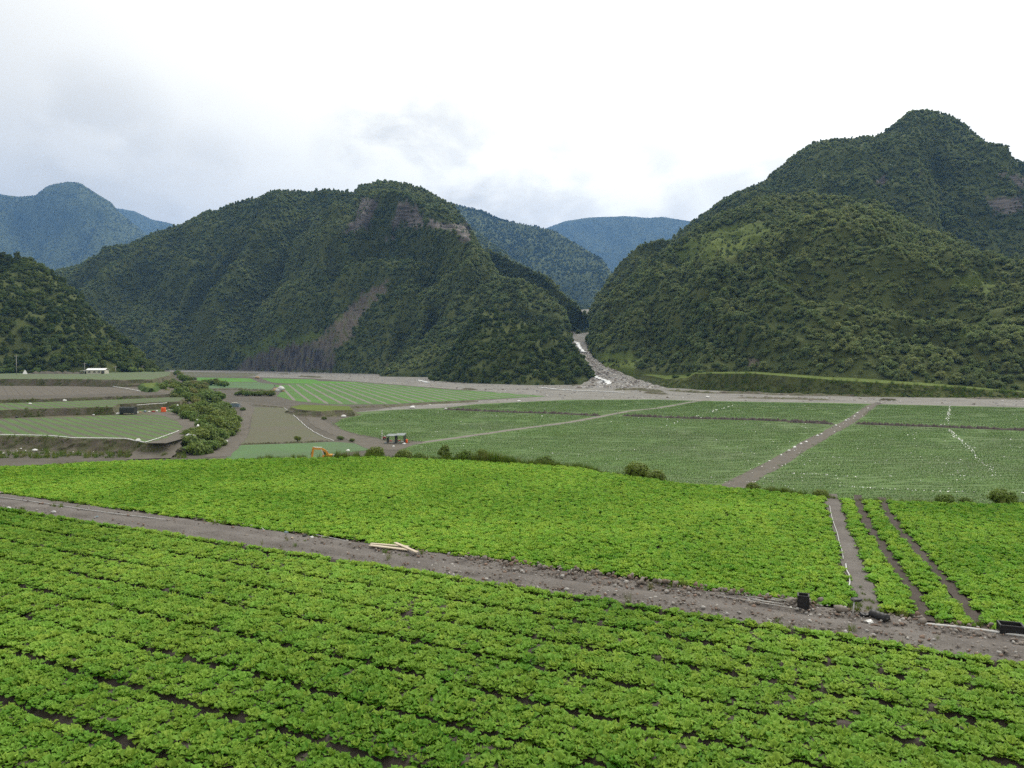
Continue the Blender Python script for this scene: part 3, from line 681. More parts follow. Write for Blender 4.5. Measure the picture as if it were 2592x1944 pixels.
hill('hill_center', [(40, 905, 1500), (170, 925, 1500), (400, 937, 1400), (600, 938, 1340), (850, 944, 1150), (1080, 953, 990), (1250, 930, 960), (1440, 850, 1060), (1493, 832, 1110)], [(40, 740, 1950), (176, 680, 1920), (293, 633, 1880), (398, 586, 1850), (469, 562, 1830), (516, 541, 1800), (586, 516, 1780), (691, 486, 1740), (750, 483, 1720), (844, 480, 1700), (896, 487, 1690), (914, 469, 1680), (973, 458, 1660), (1031, 465, 1640), (1090, 484, 1620), (1148, 516, 1600), (1184, 562, 1560), (1219, 630, 1500), (1289, 656, 1400), (1383, 703, 1280), (1441, 755, 1120), (1470, 785, 1080), (1488, 800, 1110), (1493, 828, 1125)], 300, 100, 105, 8, 200, spacing=5.4, tsize=0.70, drop=2.5, masks=('rock', 'slate', 'scar', 'grass'))
hill('hill_spur', [(960, 952, 960), (1200, 945, 900), (1446, 872, 930)], [(960, 951, 1000), (1060, 870, 1030), (1150, 782, 1060), (1220, 722, 1080), (1290, 706, 1080), (1380, 735, 1060), (1425, 785, 1040), (1446, 862, 960)], 110, 50, 34, 9, 100, spacing=5.2, tsize=0.7, drop=4)
hill('hill_cone', [(1085, 964, 800), (1110, 966, 780), (1200, 970, 720), (1350, 976, 675), (1470, 966, 690), (1505, 957, 705)], [(1085, 962, 845), (1120, 925, 850), (1170, 850, 860), (1220, 778, 860), (1300, 798, 850), (1400, 838, 820), (1450, 868, 780), (1478, 920, 740), (1505, 955, 715)], 110, 44, 18, 10, 80, spacing=4.8, tsize=0.70, drop=6, masks=('grass',))
hill('hill_right_front', [(1486, 876, 930), (1500, 903, 830), (1530, 926, 760), (1590, 930, 725), (1680, 936, 700), (1740, 936, 665), (1775, 938, 615), (1907, 939, 590), (2100, 953, 545), (2300, 968, 515), (2550, 987, 492), (2800, 1000, 480)], [(1486, 860, 950), (1502, 815, 1000), (1560, 735, 1020), (1640, 662, 1020), (1734, 600, 1020), (1828, 545, 1010), (1922, 500, 1000), (2050, 486, 990), (2200, 508, 960), (2300, 552, 930), (2400, 602, 900), (2500, 652, 870), (2592, 692, 850), (2800, 780, 800)], 260, 100, 46, 12, 130, spacing=4.5, tsize=0.66, drop=5, masks=('rock', 'scar', 'grass'))
hill('hill_left', [(-330, 944, 615), (150, 944.5, 625), (300, 946, 650), (415, 943, 700)], [(-330, 520, 860), (-100, 590, 850), (0, 642, 840), (60, 655, 830), (100, 668, 820), (150, 705, 810), (200, 745, 800), (240, 790, 790), (300, 850, 770), (360, 905, 740), (415, 941, 710)], 150, 60, 36, 13, 120, spacing=4.9, tsize=0.74, drop=6)

# ------------------------------------------------------------------ leafy prototypes
def leafpatches(rr, P, Nrm, size, fold=0.25, aspect=1.5):
    """one small folded leaf-cluster face per point: 4 outer + 1 raised middle vertex"""
    n = len(P); N_ = Nrm + rr.normal(0, 0.55, (n, 3)); N_ /= np.linalg.norm(N_, axis=1)[:, None]
    a = rr.normal(0, 1, (n, 3)); T = np.cross(N_, a); T /= np.linalg.norm(T, axis=1)[:, None]; B = np.cross(N_, T)
    s = size * rr.uniform(0.6, 1.4, n)[:, None]
    v = np.stack([P - T * s * aspect * .5, P - B * s * .5 - N_ * s * fold, P + T * s * aspect * .5, P + B * s * .5 - N_ * s * fold], 1)
    v += rr.normal(0, 0.08, v.shape) * s[:, None, :]
    i = np.arange(n)[:, None] * 4
    tri = np.concatenate([i + np.array((0, 1, 2)), i + np.array((0, 2, 3))], 0)
    return v.reshape(-1, 3), tri
def ico(r, c, squash=1.0, rr=None, sub=1):
    bm = bmesh.new(); bmesh.ops.create_icosphere(bm, subdivisions=sub, radius=1)
    V = np.array([v.co[:] for v in bm.verts]); Fc = [[v.index for v in f.verts] for f in bm.faces]; bm.free()
    if rr is not None: V *= rr.uniform(0.85, 1.15, (len(V), 1))
    return V * np.array((r, r, r * squash)) + np.array(c), np.array(Fc)
def crown_mesh(name, seed, w, h, z0, n_lobes, n_leaf, leaf, mleaf, squash=0.8, conic=0.0):
    rr = np.random.default_rng(seed); V = []; T = []; tone = []; mi = []; base = 0
    lobes = []
    for k in range(n_lobes):
        a = rr.uniform(0, 2 * math.pi); f = rr.random() ** 0.6; zf = rr.uniform(0.1, 1)
        if k == 0: f, zf = 0, 0.75
        shr = 1 - conic * zf
        r = w * rr.uniform(0.2, 0.34) * (1 - 0.3 * conic * zf)
        lobes.append((np.array((math.cos(a) * f * (w / 2 - r * .75) * shr, math.sin(a) * f * (w / 2 - r * .75) * shr, z0 + r * 0.6 + zf * (h - r * 1.5) * (1 - 0.35 * f * f))), r))
    for c, r in lobes:
        v, t = ico(r * 0.72, c, squash, rr); V.append(v); T.append(t + base); base += len(v); tone += [0.0] * len(v); mi += [1] * len(t)  # solid core added in each lobe so light cannot pass through the crown
    per = n_leaf // n_lobes
    for c, r in lobes:
        d = rr.normal(0, 1, (per, 3)); d /= np.linalg.norm(d, axis=1)[:, None]
        d[:, 2] = np.where(d[:, 2] < -0.35, -d[:, 2] * 0.6, d[:, 2])
        P = c + d * r * np.array((1, 1, squash)) * rr.uniform(0.72, 1.12, (per, 1))
        v, t = leafpatches(rr, P, d + np.array((0, 0, 0.5)), leaf)
        V.append(v); T.append(t + base); base += len(v)
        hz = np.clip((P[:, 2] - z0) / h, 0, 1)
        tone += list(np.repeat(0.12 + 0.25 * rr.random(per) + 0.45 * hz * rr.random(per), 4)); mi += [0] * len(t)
    me = mesh_np(name, np.concatenate(V), tris=np.concatenate(T)); me.materials.append(mleaf); me.materials.append(MT['core'])
    me.polygons.foreach_set('material_index', np.array(mi, np.int32)); fattr(me, 'tone', tone); return me
def trunk_mesh(name, seed, h, r, spread):
    rr = random.Random(seed); mb = MB()
    pts = [(0, 0, -0.6)]; x = y = 0
    for k in range(1, 5):
        x += rr.uniform(-.25, .25); y += rr.uniform(-.25, .25); pts.append((x, y, h * k / 4))
    mb.tube(pts, [r, r * .85, r * .7, r * .5, r * .25], 6)
    for k in range(5):
        a = rr.uniform(0, 6.28); z = h * rr.uniform(.35, .85); d = spread * rr.uniform(.5, 1)
        mb.tube([(0, 0, z), (math.cos(a) * d * .5, math.sin(a) * d * .5, z + d * .35), (math.cos(a) * d, math.sin(a) * d, z + d * .6)], [r * .4, r * .28, r * .1], 5)
    return mb.mesh(name, MT['bark'])
TREES = []
for k in range(8):
    w = [8.5, 10, 7.5, 9.5, 11, 7, 8, 9][k]; h = [8, 8.5, 9.5, 7.5, 8.5, 9.5, 7, 10][k]
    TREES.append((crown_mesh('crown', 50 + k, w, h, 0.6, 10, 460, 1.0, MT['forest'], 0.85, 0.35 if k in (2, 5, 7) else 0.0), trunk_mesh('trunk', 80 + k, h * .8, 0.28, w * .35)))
PROTO = {}
def proto_collection(name, meshes):
    c = bpy.data.collections.new(name)
    for i, m in enumerate(meshes):
        o = bpy.data.objects.new('%s_%02d' % (name, i), m); c.objects.link(o)
    PROTO[name] = (c, len(meshes)); return c
def join_meshes(name, ms):
    bm = bmesh.new(); mats = []
    me = bpy.data.meshes.new(name); V = []; Tt = []; mi = []; tone = []; b = 0
    for m in ms:
        off = len(mats); mats += list(m.materials)
        v = np.zeros(len(m.vertices) * 3); m.vertices.foreach_get('co', v); V.append(v.reshape(-1, 3))
        m.calc_loop_triangles(); t = np.zeros(len(m.loop_triangles) * 3, np.int32); m.loop_triangles.foreach_get('vertices', t)
        p = np.zeros(len(m.loop_triangles), np.int32); m.loop_triangles.foreach_get('material_index', p)
        Tt.append(t.reshape(-1, 3) + b); mi.append(p + off); b += len(m.vertices)
        a = m.attributes.get('tone'); x = np.zeros(len(m.vertices), np.float32)
        if a: a.data.foreach_get('value', x)
        tone.append(x)
    bm.free()
    me = mesh_np(name, np.concatenate(V), tris=np.concatenate(Tt)); [me.materials.append(x) for x in mats]
    me.polygons.foreach_set('material_index', np.concatenate(mi)); fattr(me, 'tone', np.concatenate(tone)); return me
def dark_copy(m):
    c = m.copy(); c.materials[0] = MT['forest_dark']; return c
DTREES = [(dark_copy(c), t) for c, t in TREES]
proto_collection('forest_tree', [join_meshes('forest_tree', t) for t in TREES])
proto_collection('dark_tree', [join_meshes('forest_tree', t) for t in DTREES])

def scatter(name, P, rot, scl, idx, proto, label=None, kind='stuff', parent=None):
    """one object that sets a copy of a prototype on every point"""
    me = bpy.data.meshes.new(name); me.vertices.add(len(P)); me.vertices.foreach_set('co', np.asarray(P, np.float32).ravel())
    a = me.attributes.new('rot', 'FLOAT_VECTOR', 'POINT'); a.data.foreach_set('vector', np.asarray(rot, np.float32).ravel())
    s = np.asarray(scl, np.float32); s = np.repeat(s[:, None], 3, 1) if s.ndim == 1 else s
    a = me.attributes.new('scl', 'FLOAT_VECTOR', 'POINT'); a.data.foreach_set('vector', s.ravel())
    a = me.attributes.new('pick', 'INT', 'POINT'); a.data.foreach_set('value', np.asarray(idx, np.int32))
    o = obj(name, me, parent)
    key = 'scatter_' + proto
    g = bpy.data.node_groups.get(key)
    if g is None:
        g = bpy.data.node_groups.new(key, 'GeometryNodeTree')
        g.interface.new_socket('Geometry', in_out='INPUT', socket_type='NodeSocketGeometry'); g.interface.new_socket('Geometry', in_out='OUTPUT', socket_type='NodeSocketGeometry')
        gi = g.nodes.new('NodeGroupInput'); go = g.nodes.new('NodeGroupOutput'); ip = g.nodes.new('GeometryNodeInstanceOnPoints')
        ci = g.nodes.new('GeometryNodeCollectionInfo'); ci.inputs[0].default_value = PROTO[proto][0]; ci.inputs[1].default_value = True; ci.inputs[2].default_value = True
        def na(nm, dt):
            n = g.nodes.new('GeometryNodeInputNamedAttribute'); n.data_type = dt; n.inputs[0].default_value = nm
            return n.outputs[0]
        g.links.new(gi.outputs[0], ip.inputs['Points']); g.links.new(ci.outputs[0], ip.inputs['Instance']); ip.inputs['Pick Instance'].default_value = True
        g.links.new(na('pick', 'INT'), ip.inputs['Instance Index']); g.links.new(na('rot', 'FLOAT_VECTOR'), ip.inputs['Rotation']); g.links.new(na('scl', 'FLOAT_VECTOR'), ip.inputs['Scale'])
        g.links.new(ip.outputs[0], go.inputs[0])
    md = o.modifiers.new('scatter', 'NODES'); md.node_group = g
    if kind: o['kind'] = kind
    if label: o['label'] = label
    return o
def zrot(n, rr, tilt=0.0):
    r = np.zeros((n, 3)); r[:, 2] = rr.uniform(0, 2 * math.pi, n)
    if tilt: r[:, 0] = rr.normal(0, tilt, n); r[:, 1] = rr.normal(0, tilt, n)
    return r

# forest: the 300 trees that show largest stand alone, the rest is one mass for each hill
cand = []
for fi, (P, sc, nm, ho) in enumerate(FOREST):
    if nm not in ('hill_left', 'hill_cone', 'hill_right_front'): continue
    px, py = project(P); low = (px > 10) & (px < W - 10) & (P[:, 2] < 60) & (P[:, 2] > -1)
    for i in np.nonzero(low)[0]: cand.append((sc[i] / P[i, 1], fi, i))
cand.sort(reverse=True); chosen = {}
for _, fi, i in cand[:300]: chosen.setdefault(fi, []).append(i)
TL = {'hill_left': ('broad forest tree low on the dark hill behind the white shed and utility poles', 'forest trees on the dark hill at the edge of the picture'),
      'hill_cone': ('forest tree on the small cone-shaped hill where the stream leaves the gorge', 'forest trees on the small cone hill'),
      'hill_right_front': ('forest tree low on the round wooded hill above the grassy river terrace', 'forest trees at the foot of the round wooded hill')}
ALBL = {'hill_left': 'dense forest covering the dark near hill', 'hill_cone': 'dense forest on the small cone-shaped hill', 'hill_right_front': 'dense forest covering the round hill beside the gorge'}
for fi, (P, sc, nm, ho) in enumerate(FOREST):
    rr = np.random.default_rng(300 + fi); n = len(P)
    rot = zrot(n, rr, 0.06); idx = rr.integers(0, len(TREES), n)
    keep = np.ones(n, bool)
    for i in chosen.get(fi, []):
        keep[i] = False
        t = thing('forest_tree', P[i] - np.array((0, 0, 0.5)), TL[nm][0], 'tree', TL[nm][1], rz=float(rot[i, 2]), scale=float(sc[i]))
        c, tr = (DTREES if nm in ('hill_left', 'hill_cone') else TREES)[idx[i]]; obj('crown', c, t); obj('trunk', tr, t)
    s3 = np.stack([sc, sc, sc * rr.uniform(0.8, 1.25, n)], 1)
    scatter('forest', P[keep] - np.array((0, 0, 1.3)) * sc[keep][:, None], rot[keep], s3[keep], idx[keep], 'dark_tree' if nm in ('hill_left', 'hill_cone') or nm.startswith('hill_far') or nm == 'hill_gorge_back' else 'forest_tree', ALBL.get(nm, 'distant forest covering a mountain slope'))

# ------------------------------------------------------------------ foreground terrace with the two cabbage fields
ZF = 18.5
ES = np.array((0.469, 0.883)); ER = np.array((0.883, -0.469))
def sr(p): p = np.asarray(p); return p[..., :2] @ ES, p[..., :2] @ ER
def xy(s, r): return ES * np.asarray(s)[..., None] + ER * np.asarray(r)[..., None]
rim_px = [(-700, 1215), (-300, 1198), (0, 1184), (300, 1169), (600, 1164), (960, 1159), (1200, 1169), (1450, 1184), (1560, 1203), (1700, 1223), (1900, 1240), (2100, 1263), (2300, 1274), (2592, 1279), (2900, 1284)]
RIM = smoothline([at(px, py, ZF) for px, py in rim_px], 120)
def foreground():
    n = len(RIM); vs = [(p[0], p[1], ZF - 0.03) for p in RIM]
    rr = np.random.default_rng(3)
    rows = [(1.2, 0.25), (3.0, 1.2), (8, 5.0), (18, 11), (32, ZF + 0.5)]
    T = np.gradient(RIM, axis=0); Nn = np.stack([-T[:, 1], T[:, 0]], 1); Nn /= np.linalg.norm(Nn, axis=1)[:, None]
    for r, d in rows:
        for i in range(n):
            vs.append((RIM[i, 0] + Nn[i, 0] * r, RIM[i, 1] + Nn[i, 1] * r, ZF - d + rr.normal(0, .04)))
    fs = [(q * n + i, q * n + i + 1, (q + 1) * n + i + 1, (q + 1) * n + i) for q in range(len(rows)) for i in range(n - 1)]
    mb = MB().add(vs, fs, 1)
    b = len(mb.v); mb.v += [(RIM[-1, 0] + 25, -30, ZF - 0.03), (RIM[0, 0] - 25, -30, ZF - 0.03)]
    mb.f.append(tuple(range(n))[::-1] + (b + 1, b)); mb.mi.append(0)
    mb.f.append((n - 1, b, len(RIM) * 5 + n - 1)); mb.mi.append(1)
    me = mb.mesh('ground_terrace', [MT['bed'], MT['grassbank']])
    bm = bmesh.new(); bm.from_mesh(me); bmesh.ops.triangulate(bm, faces=[f for f in bm.faces if len(f.verts) > 4]); bmesh.ops.recalc_face_normals(bm, faces=bm.faces[:]); bm.to_mesh(me); bm.free()
    return tag(obj('ground_terrace', me), kind='structure')
foreground()
# ridged soil of the near field
def near_soil():
    s = np.arange(2.0, 19.45, 0.075); r = np.arange(-46, 30, 0.6); vs = []
    S, R_ = np.meshgrid(s, r, indexing='ij')
    ph = ((S - 13.0) / 1.5) % 1.0; d = np.minimum(ph, 1 - ph) * 1.5
    z = ZF + 0.14 * np.clip((d - 0.08) / 0.16, 0, 1) + fbm(S * 3, R_ * 3, 2, 3) * 0.035
    XY = xy(S.ravel(), R_.ravel()); V = np.c_[XY, z.ravel()]
    idx = np.arange(S.size).reshape(S.shape); q = np.stack([idx[:-1, :-1], idx[:-1, 1:], idx[1:, 1:], idx[1:, :-1]], -1).reshape(-1, 4)
    me = mesh_np('field_near', V, q[:, ::-1], smooth=True); me.materials.append(MT['bed']); return tag(obj('field_near', me), kind='structure')
near_soil()
def track():
    s = np.linspace(19.35, 21.95, 40); r = np.arange(-46, 30, 0.15)
    S, R_ = np.meshgrid(s, r, indexing='ij')
    f = (S - 19.35) / 2.6
    z = ZF + 0.05 + 0.05 * np.sin(f * math.pi) - 0.06 * (np.exp(-((f - .28) / .09) ** 2) + np.exp(-((f - .66) / .09) ** 2)) + fbm(S * 2.2, R_ * 2.2, 6, 5, 0.6) * 0.05
    edge = np.clip(np.minimum(f, 1 - f) / 0.06, 0, 1); z = z * edge + (ZF - 0.08) * (1 - edge)
    V = np.c_[xy(S.ravel(), R_.ravel()), z.ravel()]
    idx = np.arange(S.size).reshape(S.shape); q = np.stack([idx[:-1, :-1], idx[:-1, 1:], idx[1:, 1:], idx[1:, :-1]], -1).reshape(-1, 4)
    me = mesh_np('dirt_track', V, q[:, ::-1], smooth=True); me.materials.append(MT['track']); return tag(obj('dirt_track', me), kind='structure')
track()

# cabbage leaves and plants
def leaf_mesh(name, seed, length, width, lift, cup, ruffle, tone0, tone1, m):
    rr = np.random.default_rng(seed); nu, nv = 5, 7; V = []; tn = []
    ph = rr.uniform(0, 6)
    for j in range(nv):
        v = j / (nv - 1); w = width * (0.12 + 0.88 * (v ** 0.75)) * math.sqrt(max(0.0, 1 - (max(0, v - 0.55) / 0.47) ** 2)) * (0.9 if j == nv - 1 else 1) + 0.004
        out_ = length * (math.sin(v * (1.15 + 0.3 * lift)) / 1.1)
        zz_ = length * lift * math.sin(v * 2.2) * 0.75
        for i in range(nu):
            u = (i / (nu - 1)) * 2 - 1
            x = u * w / 2
            z = zz_ + cup * abs(u) ** 1.7 * w * 0.5 + ruffle * math.sin(u * 4.3 + v * 9 + ph) * abs(u) * v + rr.normal(0, ruffle * .25)
            y = out_ - abs(u) ** 2 * length * 0.10 * v
            V.append((x, y, z)); tn.append(tone0 + (tone1 - tone0) * (0.35 * abs(u) + 0.65 * v) + (0.28 if i == 2 and v < .75 else 0) + rr.uniform(-.06, .06))
    q = [(j * nu + i, j * nu + i + 1, (j + 1) * nu + i + 1, (j + 1) * nu + i) for j in range(nv - 1) for i in range(nu - 1)]
    me = mesh_np(name, V, q, smooth=True); me.materials.append(m); fattr(me, 'tone', np.clip(tn, 0, 1)); return me
def cabbage_set(m, seed0):
    outer = [leaf_mesh('leaf', seed0 + k, 0.31, 0.285, 0.22 + 0.09 * (k % 3), 0.16, 0.030, 0.05, 0.26, m) for k in range(5)]
    mid = [leaf_mesh('leaf', seed0 + 10 + k, 0.25, 0.25, 0.50 + .12 * (k % 2), 0.22, 0.034, 0.12, 0.52, m) for k in range(4)]
    inner = [leaf_mesh('leaf', seed0 + 20 + k, 0.16, 0.17, 1.0, 0.45, 0.045, 0.35, 1.0, m) for k in range(4)]
    return outer, mid, inner
def plant_layout(seed):
    rr = random.Random(seed); L_ = []
    a0 = rr.uniform(0, 6.28)
    for k in range(6): L_.append(('o', rr.randrange(5), a0 + k * 1.047 + rr.uniform(-.25, .25), rr.uniform(-.28, .15), rr.uniform(.82, 1.12)))
    for k in range(4): L_.append(('m', rr.randrange(4), a0 + .5 + k * 1.571 + rr.uniform(-.3, .3), rr.uniform(-.2, .2), rr.uniform(.85, 1.1)))
    for k in range(4): L_.append(('i', rr.randrange(4), a0 + .9 + k * 1.571 + rr.uniform(-.4, .4), rr.uniform(-.15, .3), rr.uniform(.8, 1.15)))
    return L_
def leaf_matrix(a, tilt, s, kind):
    off = {'o': 0.02, 'm': 0.012, 'i': 0.0}[kind]
    return Matrix.Rotation(a, 4, 'Z') @ Matrix.Translation((0, off, 0.02)) @ Matrix.Rotation(tilt, 4, 'X') @ Matrix.Scale(s, 4)
def plant_mesh(name, lay, sets, which='omi'):
    V = []; q = []; tn = []; b = 0
    for kd, i, a, tl_, s in lay:
        if kd not in which: continue
        me = {'o': sets[0], 'm': sets[1], 'i': sets[2]}[kd][i]
        v = np.zeros(len(me.vertices) * 3); me.vertices.foreach_get('co', v); v = v.reshape(-1, 3)
        Mx = np.array(leaf_matrix(a, tl_, s, kd)); v = v @ Mx[:3, :3].T + Mx[:3, 3]
        ix = np.zeros(len(me.loops), np.int32); me.loops.foreach_get('vertex_index', ix)
        x = np.zeros(len(me.vertices), np.float32); me.attributes['tone'].data.foreach_get('value', x)
        V.append(v); q.append(ix.reshape(-1, 4) + b); tn.append(x); b += len(v)
    me2 = mesh_np(name, np.concatenate(V), np.concatenate(q), smooth=True); fattr(me2, 'tone', np.concatenate(tn)); me2.materials.append(sets[0][0].materials[0]); return me2
SETN = cabbage_set(MT['cabbage'], 500); SETM = cabbage_set(MT['cabbage_mid'], 600)
LAY = [plant_layout(900 + k) for k in range(8)]
proto_collection('cabbage_near', [plant_mesh('cabbage', l, SETN) for l in LAY])
proto_collection('cabbage_mid', [plant_mesh('cabbage', l, SETM) for l in LAY])
HEARTS = [plant_mesh('heart', l, SETN, 'i') for l in LAY]

# near field: beds 1.5 m wide, three rows each
def near_plants():
    pts = []
    rr = np.random.default_rng(21)
    for b in range(-6, 5):
        s0 = 13.0 + b * 1.5
        for off in (0.245, 0.498, 0.75, 1.002, 1.255):
            s_ = s0 + off
            if s_ > 19.25 or s_ < 4.5: continue
            r = np.arange(-46, 30, 0.235) + rr.uniform(0, .235)
            S = s_ + rr.normal(0, .04, len(r)) + 0.05 * fbm(r / 3.0, r * 0 + s_, 19, 3); R_ = r + rr.normal(0, .05, len(r))
            pts.append(np.c_[xy(S, R_), np.full(len(r), ZF + 0.10)])
    P = np.concatenate(pts); px, py = project(P)
    ok = (px > -420) & (px < W + 420) & (py < 2350) & (P[:, 1] > 4) & (rr.random(len(P)) > 0.003)
    return P[ok]
NP_ = near_plants(); rr = np.random.default_rng(22)
nrot = zrot(len(NP_), rr, 0.07); nscl = rr.uniform(0.58, 0.84, len(NP_)) * (1 + 0.18 * fbm(NP_[:, 0] / 2.5, NP_[:, 1] / 2.5, 4, 3)); nidx = rr.integers(0, 8, len(NP_))
px, py = project(NP_); vis = (px > 15) & (px < W - 15) & (py < H - 12)
order = np.argsort(np.where(vis, np.linalg.norm(NP_ - np.array((0, 0, CZ)), axis=1), 1e9))[:300]
keep = np.ones(len(NP_), bool); keep[order] = False
scatter('cabbage_crop', NP_[keep], nrot[keep], nscl[keep], nidx[keep], 'cabbage_near', 'dense rows of leafy green cabbage in the near field')
for i in order:
    t = thing('cabbage_plant', NP_[i], 'leafy green cabbage plant in the closest planted rows at the bottom of the picture', 'cabbage', 'cabbage plants in the closest rows', scale=float(nscl[i]))
    t.rotation_euler = nrot[i]
    for kd, li, a, tl_, s in LAY[nidx[i]]:
        if kd == 'i': continue
        l = obj('leaf', (SETN[0] if kd == 'o' else SETN[1])[li], t); l.matrix_local = leaf_matrix(a, tl_, s, kd)
    obj('heart', HEARTS[nidx[i]], t)

# second field: three bare paths cross it
PATHA = smoothline([at(*p, ZF) for p in Z6((640, 160), (655, 190), (680, 290), (720, 420), (770, 560), (812, 700), (872, 850), (925, 980), (945, 1080), (900, 1180))], 60)
PATHB = smoothline([at(*p, ZF) for p in Z6((862, 170), (870, 205), (890, 290), (950, 420), (1050, 560), (1200, 790), (1310, 950), (1430, 1190))], 60)
PATHC = smoothline([at(*p, ZF) for p in Z6((1060, 190), (1070, 230), (1110, 330), (1220, 480), (1380, 650), (1560, 850), (1700, 1010), (1870, 1260))], 60)
strip('foot_path', PATHA, 0.62, MT['track'], 0.012)
strip('foot_path', PATHB, 0.34, MT['bed'], 0.010); strip('foot_path', PATHC, 0.34, MT['bed'], 0.010)
def dist_line(P, Ln):
    d = np.full(len(P), 1e9)
    for i in range(len(Ln) - 1):
        a, b = Ln[i, :2], Ln[i + 1, :2]; ab = b - a; t = np.clip(((P[:, :2] - a) @ ab) / (ab @ ab), 0, 1)
        d = np.minimum(d, np.linalg.norm(P[:, :2] - a - t[:, None] * ab, axis=1))
    return d
def mid_plants():
    rr = np.random.default_rng(31)
    s = np.arange(22.05, 62, 0.26); r = np.arange(-62, 40, 0.25)
    S, R_ = np.meshgrid(s, r, indexing='ij'); R_ = R_ + (np.arange(len(s)) % 2)[:, None] * 0.18
    S = S + rr.normal(0, .05, S.shape); R_ = R_ + rr.normal(0, .05, S.shape)
    P = np.c_[xy(S.ravel(), R_.ravel()), np.full(S.size, ZF + 0.0)]
    px, py = project(P)
    rimy = np.interp(P[:, 0] / P[:, 1], RIM[:, 0] / RIM[:, 1], RIM[:, 1])
    ok = (px > -350) & (px < W + 350) & (P[:, 1] < rimy - 0.15)
    da, db, dc = dist_line(P, PATHA), dist_line(P, PATHB), dist_line(P, PATHC)
    ok &= (da > 0.36) & (db > 0.21) & (dc > 0.21)
    a_, rr_ = sr(P); wob = fbm(rr_ / 1.3, rr_ * 0, 77, 3) * 0.3; ok &= a_ > 22.05 + wob
    return P[ok]
MP_ = mid_plants(); rr = np.random.default_rng(32); n = len(MP_)
scatter('cabbage_crop', MP_, zrot(n, rr, 0.1), rr.uniform(0.56, 0.82, n) * (1 + 0.14 * fbm(MP_[:, 0] / 3, MP_[:, 1] / 3, 14, 3)), rr.integers(0, 8, n), 'cabbage_mid', 'bright green cabbage covering the second field beyond the dirt track')

# ------------------------------------------------------------------ shrubs and rim grass
def shrub_meshes(seed, w, h, n_leaf, leaf, m=None, lobes=9):
    c = crown_mesh('foliage', seed, w, h, 0.05, lobes, n_leaf, leaf, m or MT['shrub'], 0.9)
    rr = random.Random(seed); mb = MB()
    for k in range(5):
        a = rr.uniform(0, 6.28); d = w * .3
        mb.tube([(0, 0, -0.25), (math.cos(a) * d * .4, math.sin(a) * d * .4, h * .35), (math.cos(a) * d, math.sin(a) * d, h * .75)], [.03 * w, .02 * w, .008 * w], 5)
    return c, mb.mesh('stem', MT['bark'])
BUSH = [shrub_meshes(700 + k, 2.0, 1.25, 1500, 0.11) for k in range(4)]
TALL = [shrub_meshes(720 + k, 1.5, 2.0, 1400, 0.11, None, 7) for k in range(2)]
def bush(p, protos, scale, label, group=None, rz=0.0, cat='bush', name='bush'):
    t = thing(name, p, label, cat, group, rz, scale); obj('foliage', protos[0], t); obj('stem', protos[1], t); return t
def rim_point(px, extra=0.8, dz=-0.3):
    u = (px - W / 2) / F / 1.0
    yy = np.interp(u, RIM[:, 0] / RIM[:, 1], RIM[:, 1]) + extra
    return np.array((u * yy * 1.0, yy, ZF + dz))
RB = [(955, BUSH[0], .72, 'low rounded bush on the rim of the bright field below the shelter'), (1020, BUSH[1], .62, 'dense bush on the field rim just right of the roofed shelter'), (1060, BUSH[2], .5, 'small scrubby bush on the rim between the dense bush and the slim tall one'),
      (1126, TALL[0], .62, 'slim upright bush standing tallest on the field rim'), (1180, BUSH[3], .72, 'wide dark bush with reddish twigs beside the slim upright one'), (1222, TALL[1], .55, 'leaning bush at the right end of the rim thicket below the shelter'),
      (1380, BUSH[1], .62, 'lone rounded bush on the rim in the middle of the picture'), (1610, BUSH[2], .82, 'largest spreading bush on the rim left of the brown field road'), (1665, BUSH[0], .6, 'low bush merged with the right side of the largest spreading bush'),
      (1905, BUSH[3], .42, 'low bush on the rim at the end of the brown field road'), (1955, BUSH[1], .32, 'tiny bush on the rim right of the brown field road'), (2086, BUSH[0], .42, 'small dark bush where the bare foot path meets the rim'),
      (2400, BUSH[2], .46, 'low bush on the rim left of the glossy bush'), (2450, BUSH[3], .36, 'tiny low bush close beside the glossy bush'), (2540, BUSH[2], .68, 'glossy dark bush on the rim near the picture corner')]
for k, (px_, pr, s, lab) in enumerate(RB):
    bush(rim_point(px_, 0.9, -0.30), pr, s * 1.05, lab, 'bushes along the rim of the bright field', rz=k * 1.7)
# rough grass along the rim
def tuft_mesh(seed, n, h, spread, m, wid=0.012):
    rr = np.random.default_rng(seed); V = []; T = []; tn = []
    for k in range(n):
        a = rr.uniform(0, 6.28); d = spread * rr.random() * .5; l = h * rr.uniform(.5, 1.2); ln = rr.uniform(.1, .55) * l
        b = np.array((math.cos(a) * d, math.sin(a) * d, 0)); o_ = np.array((math.cos(a), math.sin(a), 0)); w = np.array((-o_[1], o_[0], 0)) * wid * rr.uniform(.7, 1.5)
        i = len(V); V += [b - w, b + w, b + o_ * ln * .4 + np.array((0, 0, l * .65)) + w * .7, b + o_ * ln * .4 + np.array((0, 0, l * .65)) - w * .7, b + o_ * ln + np.array((0, 0, l))]
        T += [(i, i + 1, i + 2), (i, i + 2, i + 3), (i + 3, i + 2, i + 4)]; tn += list(np.full(5, rr.random() * .6))
    me = mesh_np('tuft', V, tris=T); me.materials.append(m); fattr(me, 'tone', tn); return me
proto_collection('rim_grass', [tuft_mesh(1, 40, 0.5, 0.6, MT['shrub'], 0.014), tuft_mesh(2, 40, 0.7, 0.5, MT['shrub'], 0.012), tuft_mesh(3, 34, 0.8, 0.5, MT['reed'], 0.010), tuft_mesh(4, 50, 0.35, 0.8, MT['shrub'], 0.016)])
rr = np.random.default_rng(41); n = 3600
ii = rr.uniform(0, len(RIM) - 1.01, n); i0 = ii.astype(int); fr = (ii - i0)[:, None]
